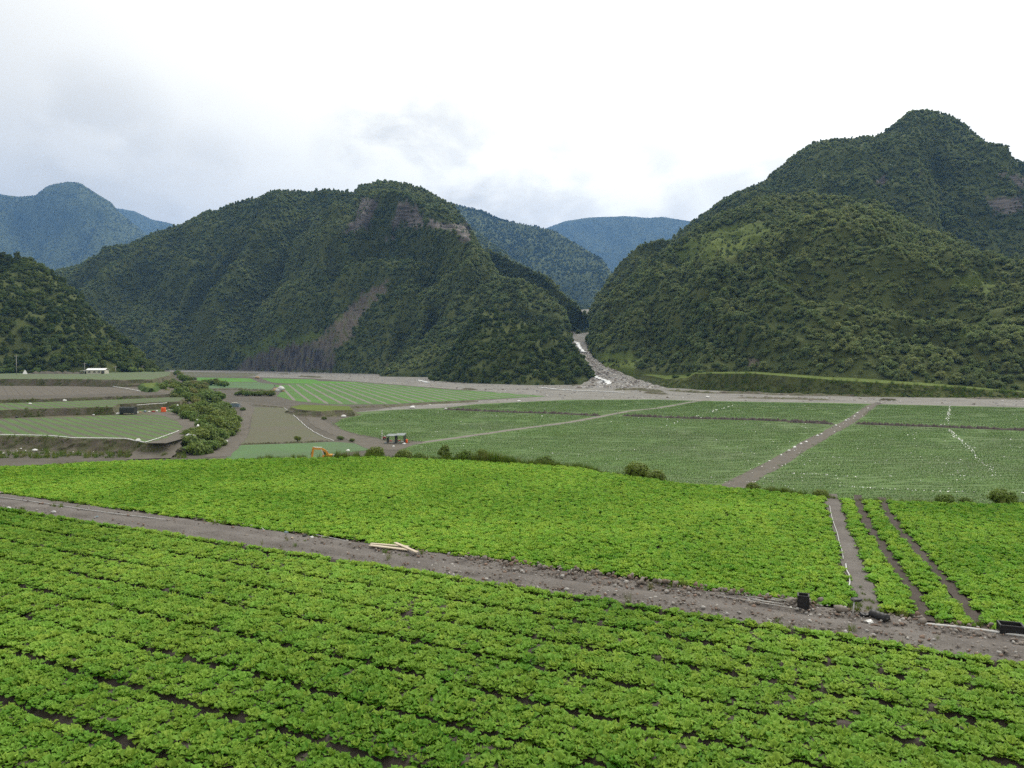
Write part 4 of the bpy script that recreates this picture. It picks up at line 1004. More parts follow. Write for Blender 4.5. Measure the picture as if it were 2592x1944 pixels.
G_ = RIM[i0] * (1 - fr) + RIM[i0 + 1] * fr
of = rr.random(n) ** 1.4 * 2.6; G_[:, 1] += of; G_[:, 2] = ZF - 0.05 - of * 0.33
gx, gy = project(G_); km = ~((gx > 778) & (gx < 850)) | (rr.random(n) < .25); G_ = G_[km]; n = len(G_)
hs = np.clip(0.55 + 0.9 * fbm(G_[:, 0] / 2.2, G_[:, 1] * 0, 51, 3), 0.12, 1.2) * np.interp(G_[:, 0] / G_[:, 1], [-.64, -.5, -.35, -.2, .05, .3, .64], [.7, .45, .6, .9, .85, .6, .45])
scatter('rim_grass', G_, zrot(n, rr, 0.15), hs, rr.choice([0, 0, 1, 1, 3, 3, 2], n), 'rim_grass', 'rough grass and weeds along the field rim')
# weeds along the track edges
n = 700; S = np.where(rr.random(n) < .72, 21.85 + rr.normal(0, .10, n), 19.5 + rr.normal(0, .08, n)); S = np.where(rr.random(n) < .22, rr.uniform(19.7, 21.8, n), S); R_ = rr.uniform(-45, 28, n)
km = fbm(R_ / 2.2, S * 0 + 3, 61, 3) > 0.05; S, R_ = S[km], R_[km]
scatter('track_weeds', np.c_[xy(S, R_), np.full(len(S), ZF + .04)], zrot(len(S), rr, .15), rr.uniform(.12, .4, len(S)), rr.choice([0, 3, 3, 2], len(S)), 'rim_grass', 'small weeds growing along the dirt track')
cw = at(2165, 1520, ZF); n = 50
scatter('track_weeds', cw + np.c_[rr.normal(0, .35, n), rr.normal(0, .8, n), np.zeros(n)], zrot(n, rr, .15), rr.uniform(.1, .26, n), rr.choice([0, 3, 3], n), 'rim_grass', 'patch of grass at the foot of the bare path')

# thicket between the left terraces and the valley road
SHR = [shrub_meshes(740 + k, 5.4, 3.3 + .5 * (k % 3), 1100, 0.40, None, 12) for k in range(5)]
SHR.append(shrub_meshes(760, 4.5, 3.4, 600, 0.42, MT['reed']))
thick = Z9((90, 380), (250, 240), (380, 190), (480, 250), (620, 310), (760, 380), (880, 480), (900, 560), (1050, 660), (1130, 780), (1210, 880), (1225, 1000), (1160, 1120), (1000, 1160), (980, 1240), (860, 1260), (800, 1370), (680, 1360), (600, 1290), (560, 1180), (680, 1060), (690, 940), (560, 860), (420, 780), (300, 720), (400, 640), (280, 600), (380, 540), (200, 500), (60, 460))
rr = np.random.default_rng(71); pts = []
tries = 0
while len(pts) < 230 and tries < 12000:
    tries += 1
    x = rr.uniform(390, 610); y = rr.uniform(935, 1150)
    if not inpoly(np.array([x]), np.array([y]), thick)[0]: continue
    gz = np.interp(y, [940, 975, 1000, 1035, 1080, 1110, 1150], [7.5, 6.5, 5.5, 4.2, 2.6, 1.4, 0.0])
    edge = np.interp(y, [940, 1000, 1060, 1150], [500, 560, 600, 560])
    gz *= np.clip((edge + 25 - x) / 90, 0.05, 1.0)
    p = at(x, y + 6, gz)
    mind = 1.6 + (p[1] - 200) * .003
    if any(np.linalg.norm((p - q_)[:2]) < mind for q_, _ in pts): continue
    pts.append((p, x))
for k, (p, x) in enumerate(pts):
    dry = 420 < x < 520 and p[1] > 330 and rr.random() < .45
    pr = SHR[5] if dry else SHR[rr.integers(0, 5)]
    bush(p + np.array((0, 0, -0.8)), pr, float((.5 + .75 * rr.random() ** 2) * (1.0 if p[1] < 380 else 1.3)), 'dry pale shrub among the green thicket beside the terraces' if dry else 'green shrub in the dense thicket between the terraces and the valley road', 'dry shrubs of the thicket' if dry else 'green shrubs of the thicket', rz=float(rr.uniform(0, 6)), cat='shrub', name='thicket_shrub')
# embankment under the thicket
emb = [at(*p, 0) for p in Z9((880, 470), (930, 560), (1080, 680), (1160, 800), (1230, 900), (1240, 1000), (1180, 1120), (1010, 1200), (880, 1300), (700, 1370))]
def embank():
    E = smoothline(emb, 60); vs = []; rows = ((0, 0), (3, 1.6), (8, 3.2), (16, 5.0))
    for i in range(60):
        T = E[min(i + 1, 59)] - E[max(i - 1, 0)]; T[2] = 0; T /= np.linalg.norm(T); s = np.array((T[1], -T[0], 0))
        if s[0] > 0: s = -s
        k = np.clip(1.0 - i / 75, .3, 1)
        for w_, h_ in rows: vs.append(E[i] + s * w_ * k * (1.4 if i < 20 else 1) + np.array((0, 0, h_ * k + RNG.normal(0, .15))))
    fs = [(i * 4 + j, (i + 1) * 4 + j, (i + 1) * 4 + j + 1, i * 4 + j + 1) for i in range(59) for j in range(3)]
    tag(MB().add(vs, fs).build('embankment', MT['grassbank']), kind='structure')
embank()
SMALL = [(Z9((760, 400))[0], 'shrub at the near end of the dark hedge behind the thicket'), (Z9((840, 405))[0], 'second shrub of the dark hedge behind the thicket'), (Z9((910, 408))[0], 'third shrub of the dark hedge behind the thicket'), (Z9((980, 415))[0], 'fourth shrub of the dark hedge behind the thicket'), (Z9((1035, 430))[0], 'last shrub of the dark hedge beside the pale field')]
for k, (p, lab) in enumerate(SMALL): bush(at(p[0], p[1] + 2, 0), SHR[k % 5], 1.5, lab, 'shrubs of the dark hedge', rz=k * 1.3, cat='shrub', name='hedge_shrub')
for k, x in enumerate(np.linspace(1230, 1700, 9)):
    p = Z9((x, 545 + 3 * (k % 3)))[0]; bush(at(p[0], p[1] + 3, 0), SHR[(k * 2) % 5], 0.85 + .1 * (k % 3), 'low green shrub on the bank below the pale field', 'shrubs on the bank below the pale field', rz=k * 2.1, cat='shrub', name='bank_shrub')
for k, (zx, zy, s, lab) in enumerate([(1300, 760, .5, 'single shrub beside the bend of the dirt road'), (2050, 800, .35, 'small yellowish shrub beside the white hose'), (1990, 770, .3, 'smallest shrub at the top of the white hose')]):
    p = Z9((zx, zy))[0]; bush(at(p[0], p[1] + 2, 0), SHR[k], s, lab, rz=k, cat='shrub', name='roadside_shrub')
for k, (zx, zy, s, lab) in enumerate([(860, 905, .42, 'low shrub at the cut below the yard road'), (1230, 890, .4, 'green shrub on the slope beside the yard road'), (1330, 905, .3, 'small shrub near the shelter yard'), (1090, 715, .4, 'shrub growing on the soil face of the grassy mound')]):
    p = Z2((zx, zy))[0]; bush(at(p[0], p[1] + 2, 0), SHR[(k + 2) % 5], s, lab, rz=k, cat='shrub', name='yard_shrub')
for k in range(16):
    x = -20 + k * 27 + rnd.uniform(-8, 8); p = atd(x, 946, 606 + k * 4); p[2] = 11.2
    if 195 < x < 290: continue
    bush(p, SHR[k % 5], rnd.uniform(.8, 1.5), 'dark shrub along the foot of the wooded hill behind the upper terrace', 'shrubs behind the upper terrace', rz=k, cat='shrub', name='terrace_shrub')
for k in range(22):
    i = rnd.uniform(0.02, .95); a = resample(np.array(tl), 100)[int(i * 99)]
    p = atd(a[0], a[1] - 1, 600 + rnd.uniform(5, 40) - 90 * max(0, i - .5)); p[2] -= 0.5
    bush(p, SHR[k % 5], rnd.uniform(.5, 1.1), 'low green shrub on the edge of the grassy river terrace', 'shrubs on the river terrace', rz=k, cat='shrub', name='terrace_shrub')

# ------------------------------------------------------------------ stones, gravel, plastic scraps
def rock_mesh(name, seed, m, sub=2, squash=.6):
    rr = np.random.default_rng(seed); v, t = ico(1.0, (0, 0, 0), 1.0, None, sub)
    for k in range(7):
        d = rr.normal(0, 1, 3); d /= np.linalg.norm(d); c = rr.uniform(.3, .7); ex = np.maximum(v @ d - c, 0); v -= ex[:, None] * d * .9
    v *= rr.uniform(.75, 1.2, 3) * np.array((1, 1, squash)); v += rr.normal(0, .03, v.shape)
    me = mesh_np(name, v, tris=t); me.materials.append(m); return me
ROCK = [rock_mesh('stone', 30 + k, MT['stone'], 1, .6 + .12 * (k % 3)) for k in range(6)]
BROCK = [rock_mesh('stone', 70 + k, MT['brown_stone'], 1, .7) for k in range(3)]
proto_collection('pebble', [rock_mesh('pebble', 40 + k, MT['stone'], 1) for k in range(4)] + [rock_mesh('pebble', 46, MT['boulder'], 1), rock_mesh('pebble', 47, MT['brown_stone'], 1)])
proto_collection('boulder', [rock_mesh('boulder', 60 + k, MT['boulder'], 1) for k in range(4)] + [rock_mesh('boulder', 66, MT['stone'], 1)])
rr = np.random.default_rng(81); n = 17000
R_ = rr.uniform(-40, 26, n); S = rr.uniform(19.45, 21.9, n)
wgt = np.interp(R_, [-40, -22, -15, -10, 6, 10], [.06, .10, .35, 1, 1, .1]) * np.where(S > 21.1, 1.0, .5); km = rr.random(n) < wgt; S, R_ = S[km], R_[km]; n = len(S)
scatter('track_rubble', np.c_[xy(S, R_), np.full(n, ZF + .085)], zrot(n, rr, .4), 0.014 + 0.075 * rr.random(n) ** 2.4, rr.choice([0, 1, 2, 3, 3, 5, 5, 4], n), 'pebble', 'loose stones and gravel lying on the dirt track')
# larger stones one by one, heaped along the far side of the track
STN = [(2130, 1556, .24, 'broad flat boulder at the foot of the bare path'), (1999, 1533, .19, 'pale grey block of stone beside the upright crate'), (1853, 1512, .18, 'dark upright stone behind the thin pipes'), (2082, 1605, .15, 'lone brown stone on the track below the upright crate'), (885, 1383, .10, 'small stone by the planks at the field edge'), (2130, 1614, .10, 'small lone stone in the middle of the stony track')]
for k, (x, y, s, lab) in enumerate(STN): tag(obj('stone', ROCK[k % 6], None, at(x, y, ZF) + np.array((0, 0, .08 + s * .3)), k * 1.1, s), lab, 'stone')
for k in range(120):
    r_ = rr.uniform(-13.2, -2.6) if k < 112 else rr.uniform(-1.2, 1.6); s_ = 21.72 + rr.normal(0, .14) - (.25 * rr.random() if k % 3 else 0)
    p = np.r_[xy(np.array(s_), np.array(r_)), ZF + .12 + .10 * rr.random()]; sz = float(rr.uniform(.055, .10) if k % 4 else rr.uniform(.10, .14))
    o = obj('stone', (ROCK + BROCK)[k % 9], None, p, 0.0, sz); o.rotation_euler = (float(rr.normal(0, .5)), float(rr.normal(0, .5)), float(rr.uniform(0, 6)))
    tag(o, 'brown stone in the long heap between the track and the bright field', 'stone', 'stones heaped along the track')
# river boulders
gp = [(600, 940), (900, 946), (1080, 952), (1100, 966), (1300, 972), (1480, 966), (1560, 958), (1620, 978), (1771, 990), (2100, 1003), (2592, 1010), (2592, 1030), (2100, 1019), (1771, 1013.5), (1500, 1009), (1400, 1012), (1200, 1022), (1000, 1034), (905, 1040), (1060, 1025), (1385, 1004), (1150, 985), (903, 965), (794, 957), (620, 952)]
n = 60000; x = rr.uniform(600, 2600, n); y = rr.uniform(938, 1042, n); km = inpoly(x, y, gp); x, y = x[km], y[km]
BPs = np.array([at(a, b, 0) for a, b in zip(x, y)]); wk = rr.random(len(BPs)) < np.clip(.25 + .9 * fbm(BPs[:, 0] / 25, BPs[:, 1] / 25, 5, 4), .05, 1) * np.clip((BPs[:, 1] / 800) ** 2, .08, 1); BPs = BPs[wk]; n = len(BPs)
scatter('river_boulders', BPs, zrot(n, rr, .3), 0.2 + 1.3 * rr.random(n) ** 4, rr.choice([0, 1, 2, 3, 4, 4], n), 'boulder', 'boulders strewn over the gravel river plain')
sb = []
for _ in range(5200):
    f = rr.random(); k = rr.random()
    D = np.interp(f, [0, .35, .6, 1], [610, 690, 760, 880]); a = np.interp(D, [600, 650, 700, 760, 820, 900], [1440, 1480, 1500, 1480, 1466, 1456]); b = np.interp(D, [600, 650, 700, 760, 820, 900], [1690, 1660, 1600, 1540, 1500, 1486])
    py_ = np.interp(D, [600, 650, 700, 760, 820, 900], [985, 975, 958, 929, 906, 877]); sb.append(atd(a + (b - a) * k, py_, D))
scatter('stream_boulders', np.array(sb), zrot(len(sb), rr, .3), 0.3 + 2.0 * rr.random(len(sb)) ** 3, rr.choice([0, 1, 2, 3, 4], len(sb)), 'boulder', 'boulders crowding the stream where it leaves the gorge')
# white water
def stream(pts, widths, name='stream'):
    P = [atd(*p) for p in pts]; P = [np.array((p[0], p[1], p[2] + 0.9)) for p in P]
    n = 50; Q = resample(P, n); w = np.interp(np.linspace(0, 1, n), np.linspace(0, 1, len(widths)), widths)
    Q[1:-1, 0] += RNG.normal(0, .9, n - 2)
    return strip(name, Q, list(w), MT['foam'], .1, jit=.5)
stream([(1536, 992, 640), (1526, 984, 645), (1540, 968, 668), (1512, 958, 700), (1497, 948, 722), (1488, 930, 758)], [7, 5, 4, 4.5, 3, 2])
stream([(1530, 985, 645), (1515, 975, 655), (1523, 966, 675)], [3, 3, 2])
stream([(1478, 893, 850), (1470, 884, 880), (1462, 872, 915), (1456, 866, 950)], [4, 3, 4, 2])
def flat_stream(pp, w): strip('stream', smoothline([at(*p, 0) for p in pp], 30), w, MT['foam'], .35, jit=.4)
flat_stream(Z3((1260, 958), (1400, 975), (1560, 984), (1800, 992), (1980, 1003)), 3.0)
flat_stream(Z3((190, 893), (240, 903), (290, 916)), 5.0)
flat_stream(Z2((800, 318), (1000, 318), (1180, 326)), 6.0)
# plastic scraps over the main field
def scrap_mesh(seed):
    r2 = np.random.default_rng(seed); a = np.linspace(0, 6.28, 7)[:-1]
    v = np.c_[np.cos(a) * r2.uniform(.5, 1.2, 6), np.sin(a) * r2.uniform(.5, 1.2, 6), r2.uniform(0, .35, 6)]; v = np.r_[v, [[0, 0, .75]]]
    me = mesh_np('scrap', v, tris=[(i, (i + 1) % 6, 6) for i in range(6)]); me.materials.append(MT['white']); return me
proto_collection('scrap', [scrap_mesh(k) for k in range(4)])
n = 9000; x = rr.uniform(880, 2640, n); y = 1015 + 225 * rr.random(n) ** .8
fm = [(1112, 1038), (1206, 1028), (1382, 1019), (1650, 1016), (2100, 1024), (2640, 1036), (2640, 1250), (1040, 1250), (1000, 1140), (1060, 1126), (920, 1098), (860, 1075), (930, 1050)]
km = inpoly(x, y, fm); SPs = np.array([at(a, b, 0.02) for a, b in zip(x[km], y[km])])
# scraps gather along the rows
SPs[:, 1] = np.where(rr.random(len(SPs)) < .5, np.round(SPs[:, 1] / 6) * 6 + rr.normal(0, .3, len(SPs)) + SPs[:, 0] * .05, SPs[:, 1])
dens = np.clip(.38 + .9 * fbm(SPs[:, 0] / 22, SPs[:, 1] / 22, 15, 4), .03, 1) * np.clip(170 / SPs[:, 1], 0, 1) ** 1.1
SPs = SPs[rr.random(len(SPs)) < dens * .75]; n = len(SPs)
sz = (.045 + .17 * rr.random(n) ** 4) * np.clip(SPs[:, 1] / 190, .8, 1.9)
scatter('plastic_scraps', SPs, zrot(n, rr, .2), sz, rr.integers(0, 4, n), 'scrap', 'white plastic scraps scattered over the main green field')
ln = []
for pp, cnt in ((Z5((1370, 590), (1355, 660), (1348, 740)), 40), (Z5((1365, 785), (1420, 850), (1490, 900), (1600, 1020), (1700, 1110), (1775, 1200)), 110), (Z4((980, 752), (1090, 715), (1220, 678), (1310, 650)), 26), (Z4((690, 840), (740, 825), (840, 785)), 8), (Z5((0, 1155), (300, 1165), (620, 1190)), 26), (Z5((440, 1262), (760, 1282), (1000, 1295), (1400, 1310), (1990, 1320)), 46), (Z5((1330, 1165), (1500, 1178), (1680, 1190)), 12)):
    P = resample([at(*p, .02) for p in pp], cnt); P[:, :2] += rr.normal(0, .35, (cnt, 2)); ln.append(P)
ln = np.concatenate(ln); n = len(ln)
scatter('plastic_scraps', ln, zrot(n, rr, .2), (.10 + .22 * rr.random(n) ** 2) * np.clip(ln[:, 1] / 200, .8, 1.6), rr.integers(0, 4, n), 'scrap', 'lines of white plastic scraps between beds of the main field')
# rubbish scraps on the left terraces and roads
n = 170; x = rr.uniform(0, 520, n); y = rr.uniform(1112, 1148, n); LP = np.array([at(a, b, .4) for a, b in zip(x, y)])
scatter('plastic_scraps', LP, zrot(n, rr, .2), .08 + .3 * rr.random(n) ** 3, rr.integers(0, 4, n), 'scrap', 'pale litter and stones below the lower terrace')

# seedling rows standing in the nearest part of the main field
def seedling_mesh(seed):
    r2 = np.random.default_rng(seed); V = []; T = []; tn = []
    for k in range(9):
        c = np.array(((k - 4) * .40 + r2.normal(0, .05), r2.normal(0, .06), 0)); s = r2.uniform(.11, .19)
        for j in range(5):
            a = r2.uniform(0, 6.28); d = np.array((math.cos(a), math.sin(a), 0)); w = np.array((-d[1], d[0], 0)) * s * .5; i = len(V)
            V += [c, c + d * s * .6 + w + np.array((0, 0, s * .7)), c + d * s * 1.15 + np.array((0, 0, s * .75)), c + d * s * .6 - w + np.array((0, 0, s * .7))]
            T += [(i, i + 1, i + 2), (i, i + 2, i + 3)]; tn += list(np.full(4, r2.random() * .5))
    me = mesh_np('seedlings', V, tris=T); me.materials.append(MT['seedling']); fattr(me, 'tone', tn); return me
MT['seedling'] = leaf_mat('seedling_leaf', (0.092, 0.185, 0.034), (0.19, 0.30, 0.075), 0.2, 0.55, 0.5, spec=0.2)
proto_collection('seedlings', [seedling_mesh(k) for k in range(4)])
fm2 = [at(*p, 0)[:2] for p in [(1112, 1036), (1206, 1025), (1382, 1016), (1441, 1014), (1650, 1013), (1771, 1016), (2100, 1022), (2640, 1034), (2640, 1290), (1040, 1290), (1000, 1160), (1040, 1130), (976, 1113), (911, 1101), (869, 1088), (850, 1073), (870, 1061), (920, 1051), (1000, 1038)]]
ys = np.r_[np.arange(125, 260, .85), np.arange(260, 470, 1.15)]; q = []
for y_ in ys:
    xs = np.arange(-100, 300, 3.5) + rr.uniform(0, 3); q.append(np.c_[xs, y_ + xs * .05 + rr.normal(0, .28, len(xs)), np.full(len(xs), .03)])
q = np.concatenate(q); km = inpoly(q[:, 0], q[:, 1], fm2) & (np.abs(q[:, 0]) < q[:, 1] * .68); q = q[km]
km = (dist_line(q, r1) > 2.9) & (dist_line(q, r2) > 2.5) & (np.min([dist_line(q, d_) for d_ in DITCH], axis=0) > 3.0) & (rr.random(len(q)) < .93 - .35 * (fbm(q[:, 0] / 14, q[:, 1] / 14, 27, 3) > .25)); q = q[km]; n = len(q)
rot = np.zeros((n, 3)); rot[:, 2] = .05
scatter('seedling_rows', q, rot, rr.uniform(.8, 1.3, n) * np.interp(q[:, 1], [200, 450], [1, 1.35]), rr.integers(0, 4, n), 'seedlings', 'rows of young green plants in the main valley field')

# ------------------------------------------------------------------ things on the track
def pt(x, y, dz=0.06): return at(x, y, ZF) + np.array((0, 0, dz))
def plank(a, b, w, th, label, lift):
    A, B = pt(*a, lift), pt(*b, lift); m = (A + B) / 2; d = B - A; Lh = np.linalg.norm(d) / 2
    mb = MB(); mb.box((0, 0, th / 2), (Lh * 2, w, th))
    o = mb.build('wooden_plank', MT['wood'], None, bevel=.004); o.location = m; o.rotation_euler = (0, 0, math.atan2(d[1], d[0]))
    return tag(o, label, 'plank', 'planks lying on the track')
plank(Z_ := (936, 1390), (1035, 1402), .17, .03, 'long pale plank lying along the field edge of the track', .12)
plank((938, 1386), (1034, 1394), .13, .03, 'second pale plank lying tight behind the long one', .125)
plank((1000, 1386), (1056, 1411), .12, .025, 'short pale plank lying across the long planks', .16)
def pipe(name, pts, r, m, label, group=None, lift=.05, n=24):
    P = smoothline([pt(x, y, lift + r) for x, y in pts], n) if len(pts) > 2 else np.array([pt(x, y, lift + r) for x, y in pts])
    o = MB().tube(P, r, 8).build(name, m, None, smooth=True)
    return tag(o, label, 'pipe' if name != 'hose' else 'hose', group)
for k, (a, b, lab) in enumerate([((1816, 1517), (2020, 1552), 'longest thin grey pipe lying on the stony track'), ((1880, 1522), (1985, 1541), 'thin grey pipe lying second in the pipe bundle'), ((1895, 1521), (1978, 1534), 'short thin pipe on the field side of the pipe bundle'), ((1905, 1531), (1960, 1540), 'shortest pipe of the bundle by the stones'), ((1930, 1522), (1990, 1536), 'thin pipe resting against the heaped stones')]):
    pipe('thin_pipe', [a, b], .014, MT['galv'], lab, 'thin pipes on the track', .09 + .012 * k)
pipe('white_pipe', Z6((1360, 1240), (1560, 1258), (1750, 1278), (1950, 1305), (2080, 1325), (2230, 1345)), .032, MT['pipe'], 'long thick white pipe lying along the field edge behind the low crate', None, .06)
pipe('hose', [(0, 1262), (100, 1275), (200, 1291), (300, 1305), (420, 1319)], .014, MT['pipe'], 'thin pale hose edging the track at the picture border', 'thin hoses along the track', .05)
pipe('hose', [(530, 1319), (600, 1327), (660, 1338), (672, 1348)], .014, MT['pipe'], 'short thin hose at the grassy part of the track edge', 'thin hoses along the track', .05)
pipe('hose', [(800, 1358), (840, 1366), (880, 1374)], .012, MT['pipe'], 'thin hose stub next to the planks', 'thin hoses along the track', .05)
pipe('hose', Z6((640, 265), (650, 330), (680, 430), (705, 490), (715, 560), (745, 640), (750, 700)), .013, MT['pipe'], 'white hose lying along the upper part of the bare path', 'white hoses on the bare path', .03)
pipe('hose', Z6((770, 740), (775, 790), (800, 830), (803, 900), (790, 930)), .02, MT['pipe'], 'kinked white hose at the lower part of the bare path', 'white hoses on the bare path', .03)

def crate(name, p, size, rz, label, upright=False):
    """harvest crate: slatted walls, rim, floor"""
    w, d, h = size; t = thing(name, p, label, 'crate', None, rz)
    def slats(cx, cy, length, alongx):
        for k in range(4):
            z = h * (k + .5) / 4.0
            m_ = MB(); m_.box((cx, cy, z), (length, .02, h / 4 * .95) if alongx else (.02, length, h / 4 * .95)); m_.build('slat', MT['black'], t)
    slats(0, -d / 2, w, True); slats(0, d / 2, w, True); slats(-w / 2, 0, d - .022, False); slats(w / 2, 0, d - .022, False)
    m_ = MB(); m_.box((0, 0, .012), (w - .03, d - .03, .02)); m_.build('base', MT['black'], t)
    for sx in (-1, 1):
        for sy in (-1, 1): m_ = MB(); m_.box((sx * (w / 2 + .012), sy * (d / 2 + .012), h / 2), (.028, .028, h)); m_.build('corner_post', MT['black'], t)
    m_ = MB()
    for sy in (-1, 1): m_.box((0, sy * (d / 2 + .014), h - .012), (w + .03, .018, .03))
    for sx in (-1, 1): m_.box((sx * (w / 2 + .014), 0, h - .012), (.018, d + .03, .03))
    m_.build('rim', MT['black'], t); return t
crate('upright_crate', pt(2033, 1546, .05), (.24, .26, .37), -.35, 'black plastic crate standing upright behind the thin pipes')
crate('low_crate', pt(2558, 1610, .05), (.46, .33, .24), -.35, 'low wide black plastic crate at the end of the white pipe')
# roll of black net
A, B = pt(2206, 1566, .12), pt(2246, 1580, .12)
t = thing('net_roll', A, 'roll of black net lying at the foot of the bare path', 'net roll')
mb = MB(); d = B - A
for k in range(13):
    pass
P = [A * (1 - f) + B * f - A for f in np.linspace(0, 1, 12)]
mb.tube(P, [.115 + .012 * math.sin(i * 2.1) for i in range(12)], 14); mb.build('roll', MT['black'], t, smooth=True)
mb = MB(); mb.tube([P[0] * 1.0 - (P[1] - P[0]) * .12, P[-1] + (P[1] - P[0]) * .12], .04, 10); mb.build('core_tube', MT['steel'], t, smooth=True)
# stake with black cap
b = pt(2157, 1558, .0)
t = thing('capped_stake', b, 'short pale stake with a black rag on top beside the bare path', 'stake')
MB().tube([(0, 0, -.1), (.03, 0, .18), (.05, 0, .38)], [.022, .02, .02], 8).build('stake', MT['pipe'], t, smooth=True)
v, f = ico(.1, (.06, 0, .40), .5, np.random.default_rng(4), 2); v[:, 0] *= 1.5
MB().add(v, [tuple(x) for x in f]).build('rag', MT['black'], t)
def wad(name, p, s, m, label, cat, seed, group=None):
    v, f = ico(s, (0, 0, s * .35), .5, np.random.default_rng(seed), 2); v += np.random.default_rng(seed + 1).normal(0, s * .12, v.shape)
    o = MB().add(v, [tuple(x) for x in f]).build(name, m); o.location = p; return tag(o, label, cat, group)
wad('black_rag', pt(2188, 1566, .06), .10, MT['black'], 'small crumpled black net scrap left of the black net roll', 'rag', 1)
wad('plastic_scrap', pt(2201, 1583, .06), .085, MT['white'], 'white plastic scrap on the track in front of the net roll', 'scrap', 2)
wad('plastic_scrap', pt(1898, 1549, .06), .035, MT['white'], 'tiny white scrap on the track in front of the thin pipes', 'scrap', 3)
wad('plastic_scrap', pt(2002, 1544, .06), .035, MT['white'], 'tiny white scrap against the pale stone block', 'scrap', 4)
wad('plastic_scrap', pt(724, 1353, .06), .08, MT['bluegrey'], 'bluish plastic scrap at the track edge left of the planks', 'scrap', 5)
wad('plastic_scrap', pt(772, 1362, .06), .10, MT['black'], 'crumpled dark plastic film at the track edge', 'scrap', 6)
wad('plastic_scrap', pt(790, 1365, .06), .06, MT['white'], 'small white scrap beside the crumpled dark film', 'scrap', 7)
wad('plastic_scrap', pt(740, 1367, .06), .05, MT['wood'], 'tan scrap on the track below the bluish one', 'scrap', 8)
wad('plastic_scrap', pt(135, 1301, .06), .09, MT['pipe'], 'pale flat scrap on the track near the picture border', 'scrap', 9)
wad('plastic_scrap', pt(245, 1313, .05), .07, MT['bluegrey'], 'faded blue-green scrap near the nearer field edge', 'scrap', 10)
wad('plastic_scrap', pt(20, 1291, .05), .11, MT['pipe'], 'pale scrap at the very end of the track', 'scrap', 11)

# ------------------------------------------------------------------ excavator below the rim
def excavator():
    D = 188.0; p = atd(826, 1175, D); p[2] = 0
    t = thing('excavator', p, 'orange yellow excavator with folded boom half hidden behind the bright field', 'excavator', rz=math.radians(8), scale=1.05)
    for s in (-1, 1):
        mb = MB(); prof = [(-1.5, .0), (-1.8, .35), (-1.5, .7), (1.5, .7), (1.8, .35), (1.5, 0)]
        vs = [(x, s * .95 + w, z) for w in (-.22, .22) for x, z in prof]
        mb.add(vs, [tuple(range(6))[::-1], tuple(range(6, 12))] + [(i, (i + 1) % 6, 6 + (i + 1) % 6, 6 + i) for i in range(6)]); tr = mb.build('track', MT['steel'], t)
        for k in range(5): MB().tube([(-1.2 + k * .6, s * .70, .35), (-1.2 + k * .6, s * 1.20, .35)], .2, 10).build('wheel', MT['steel'], tr)
    mb = MB(); mb.box((0, 0, .62), (1.8, 1.5, .35)); mb.build('undercarriage', MT['steel'], t)
    mb = MB(); mb.box((.35, 0, 1.25), (2.4, 2.1, .75), taper=.94); hs = mb.build('body', MT['yellow'], t, bevel=.06)
    mb = MB(); mb.box((1.62, 0, 1.28), (.5, 2.0, .8), taper=.92); mb.build('counterweight', MT['pipe'], t, bevel=.08)
    mb = MB(); mb.box((-.15, .58, 1.95), (1.2, .85, 1.0), taper=.9); cb = mb.build('cab', MT['greyroof'], t, bevel=.05)
    mb = MB(); mb.box((-.78, .58, 2.0), (.02, .62, .6)); mb.build('window', MT['glass'], cb)
    mb = MB(); mb.box((-.12, .14, 2.05), (.75, .02, .55)); mb.build('window', MT['glass'], cb)
    mb = MB(); mb.box((.9, 0, 1.68), (1.1, 1.7, .12)); mb.build('hood', MT['yellow'], t, bevel=.03)
    # boom
    pts = [(.35, -.1, 1.7), (-.25, -.1, 2.6), (-.9, -.1, 2.95), (-2.9, -.1, 3.1)]
    mb = MB()
    for i in range(3): mb.bar(pts[i], pts[i + 1], .3, [.5, .46, .36][i])
    bo = mb.build('boom', MT['yellow'], t)
    MB().tube([(-.5, -.32, 1.6), (-1.1, -.32, 2.95)], .09, 8).build('hydraulic_cylinder', MT['chrome'], bo)
    MB().tube([(-.9, -.1, 3.3), (-2.8, -.1, 3.42)], .08, 8).build('hydraulic_cylinder', MT['white'], bo)
    mb = MB(); mb.bar((-2.75, -.1, 3.4), (-3.15, -.1, .9), .26, .42); st = mb.build('stick', MT['yellow'], t)
    MB().tube([(-2.95, -.1, 3.1), (-3.4, -.1, 1.6)], .06, 8).build('hydraulic_cylinder', MT['steel'], st)
    mb = MB(); vs = []
    for y in (-.45, .25): vs += [(-3.2, y, 1.0), (-2.75, y, .9), (-2.5, y, .45), (-2.8, y, .12), (-3.2, y, .2)]
    mb.add(vs, [(0, 1, 2, 3, 4), (9, 8, 7, 6, 5), (0, 5, 6, 1), (1, 6, 7, 2), (2, 7, 8, 3), (3, 8, 9, 4)]); bk = mb.build('bucket', MT['steel'], t)
    for k in range(4): mb = MB(); mb.box((-3.22, -.38 + k * .19, .12), (.18, .07, .07)); mb.build('tooth', MT['steel'], bk)
excavator()

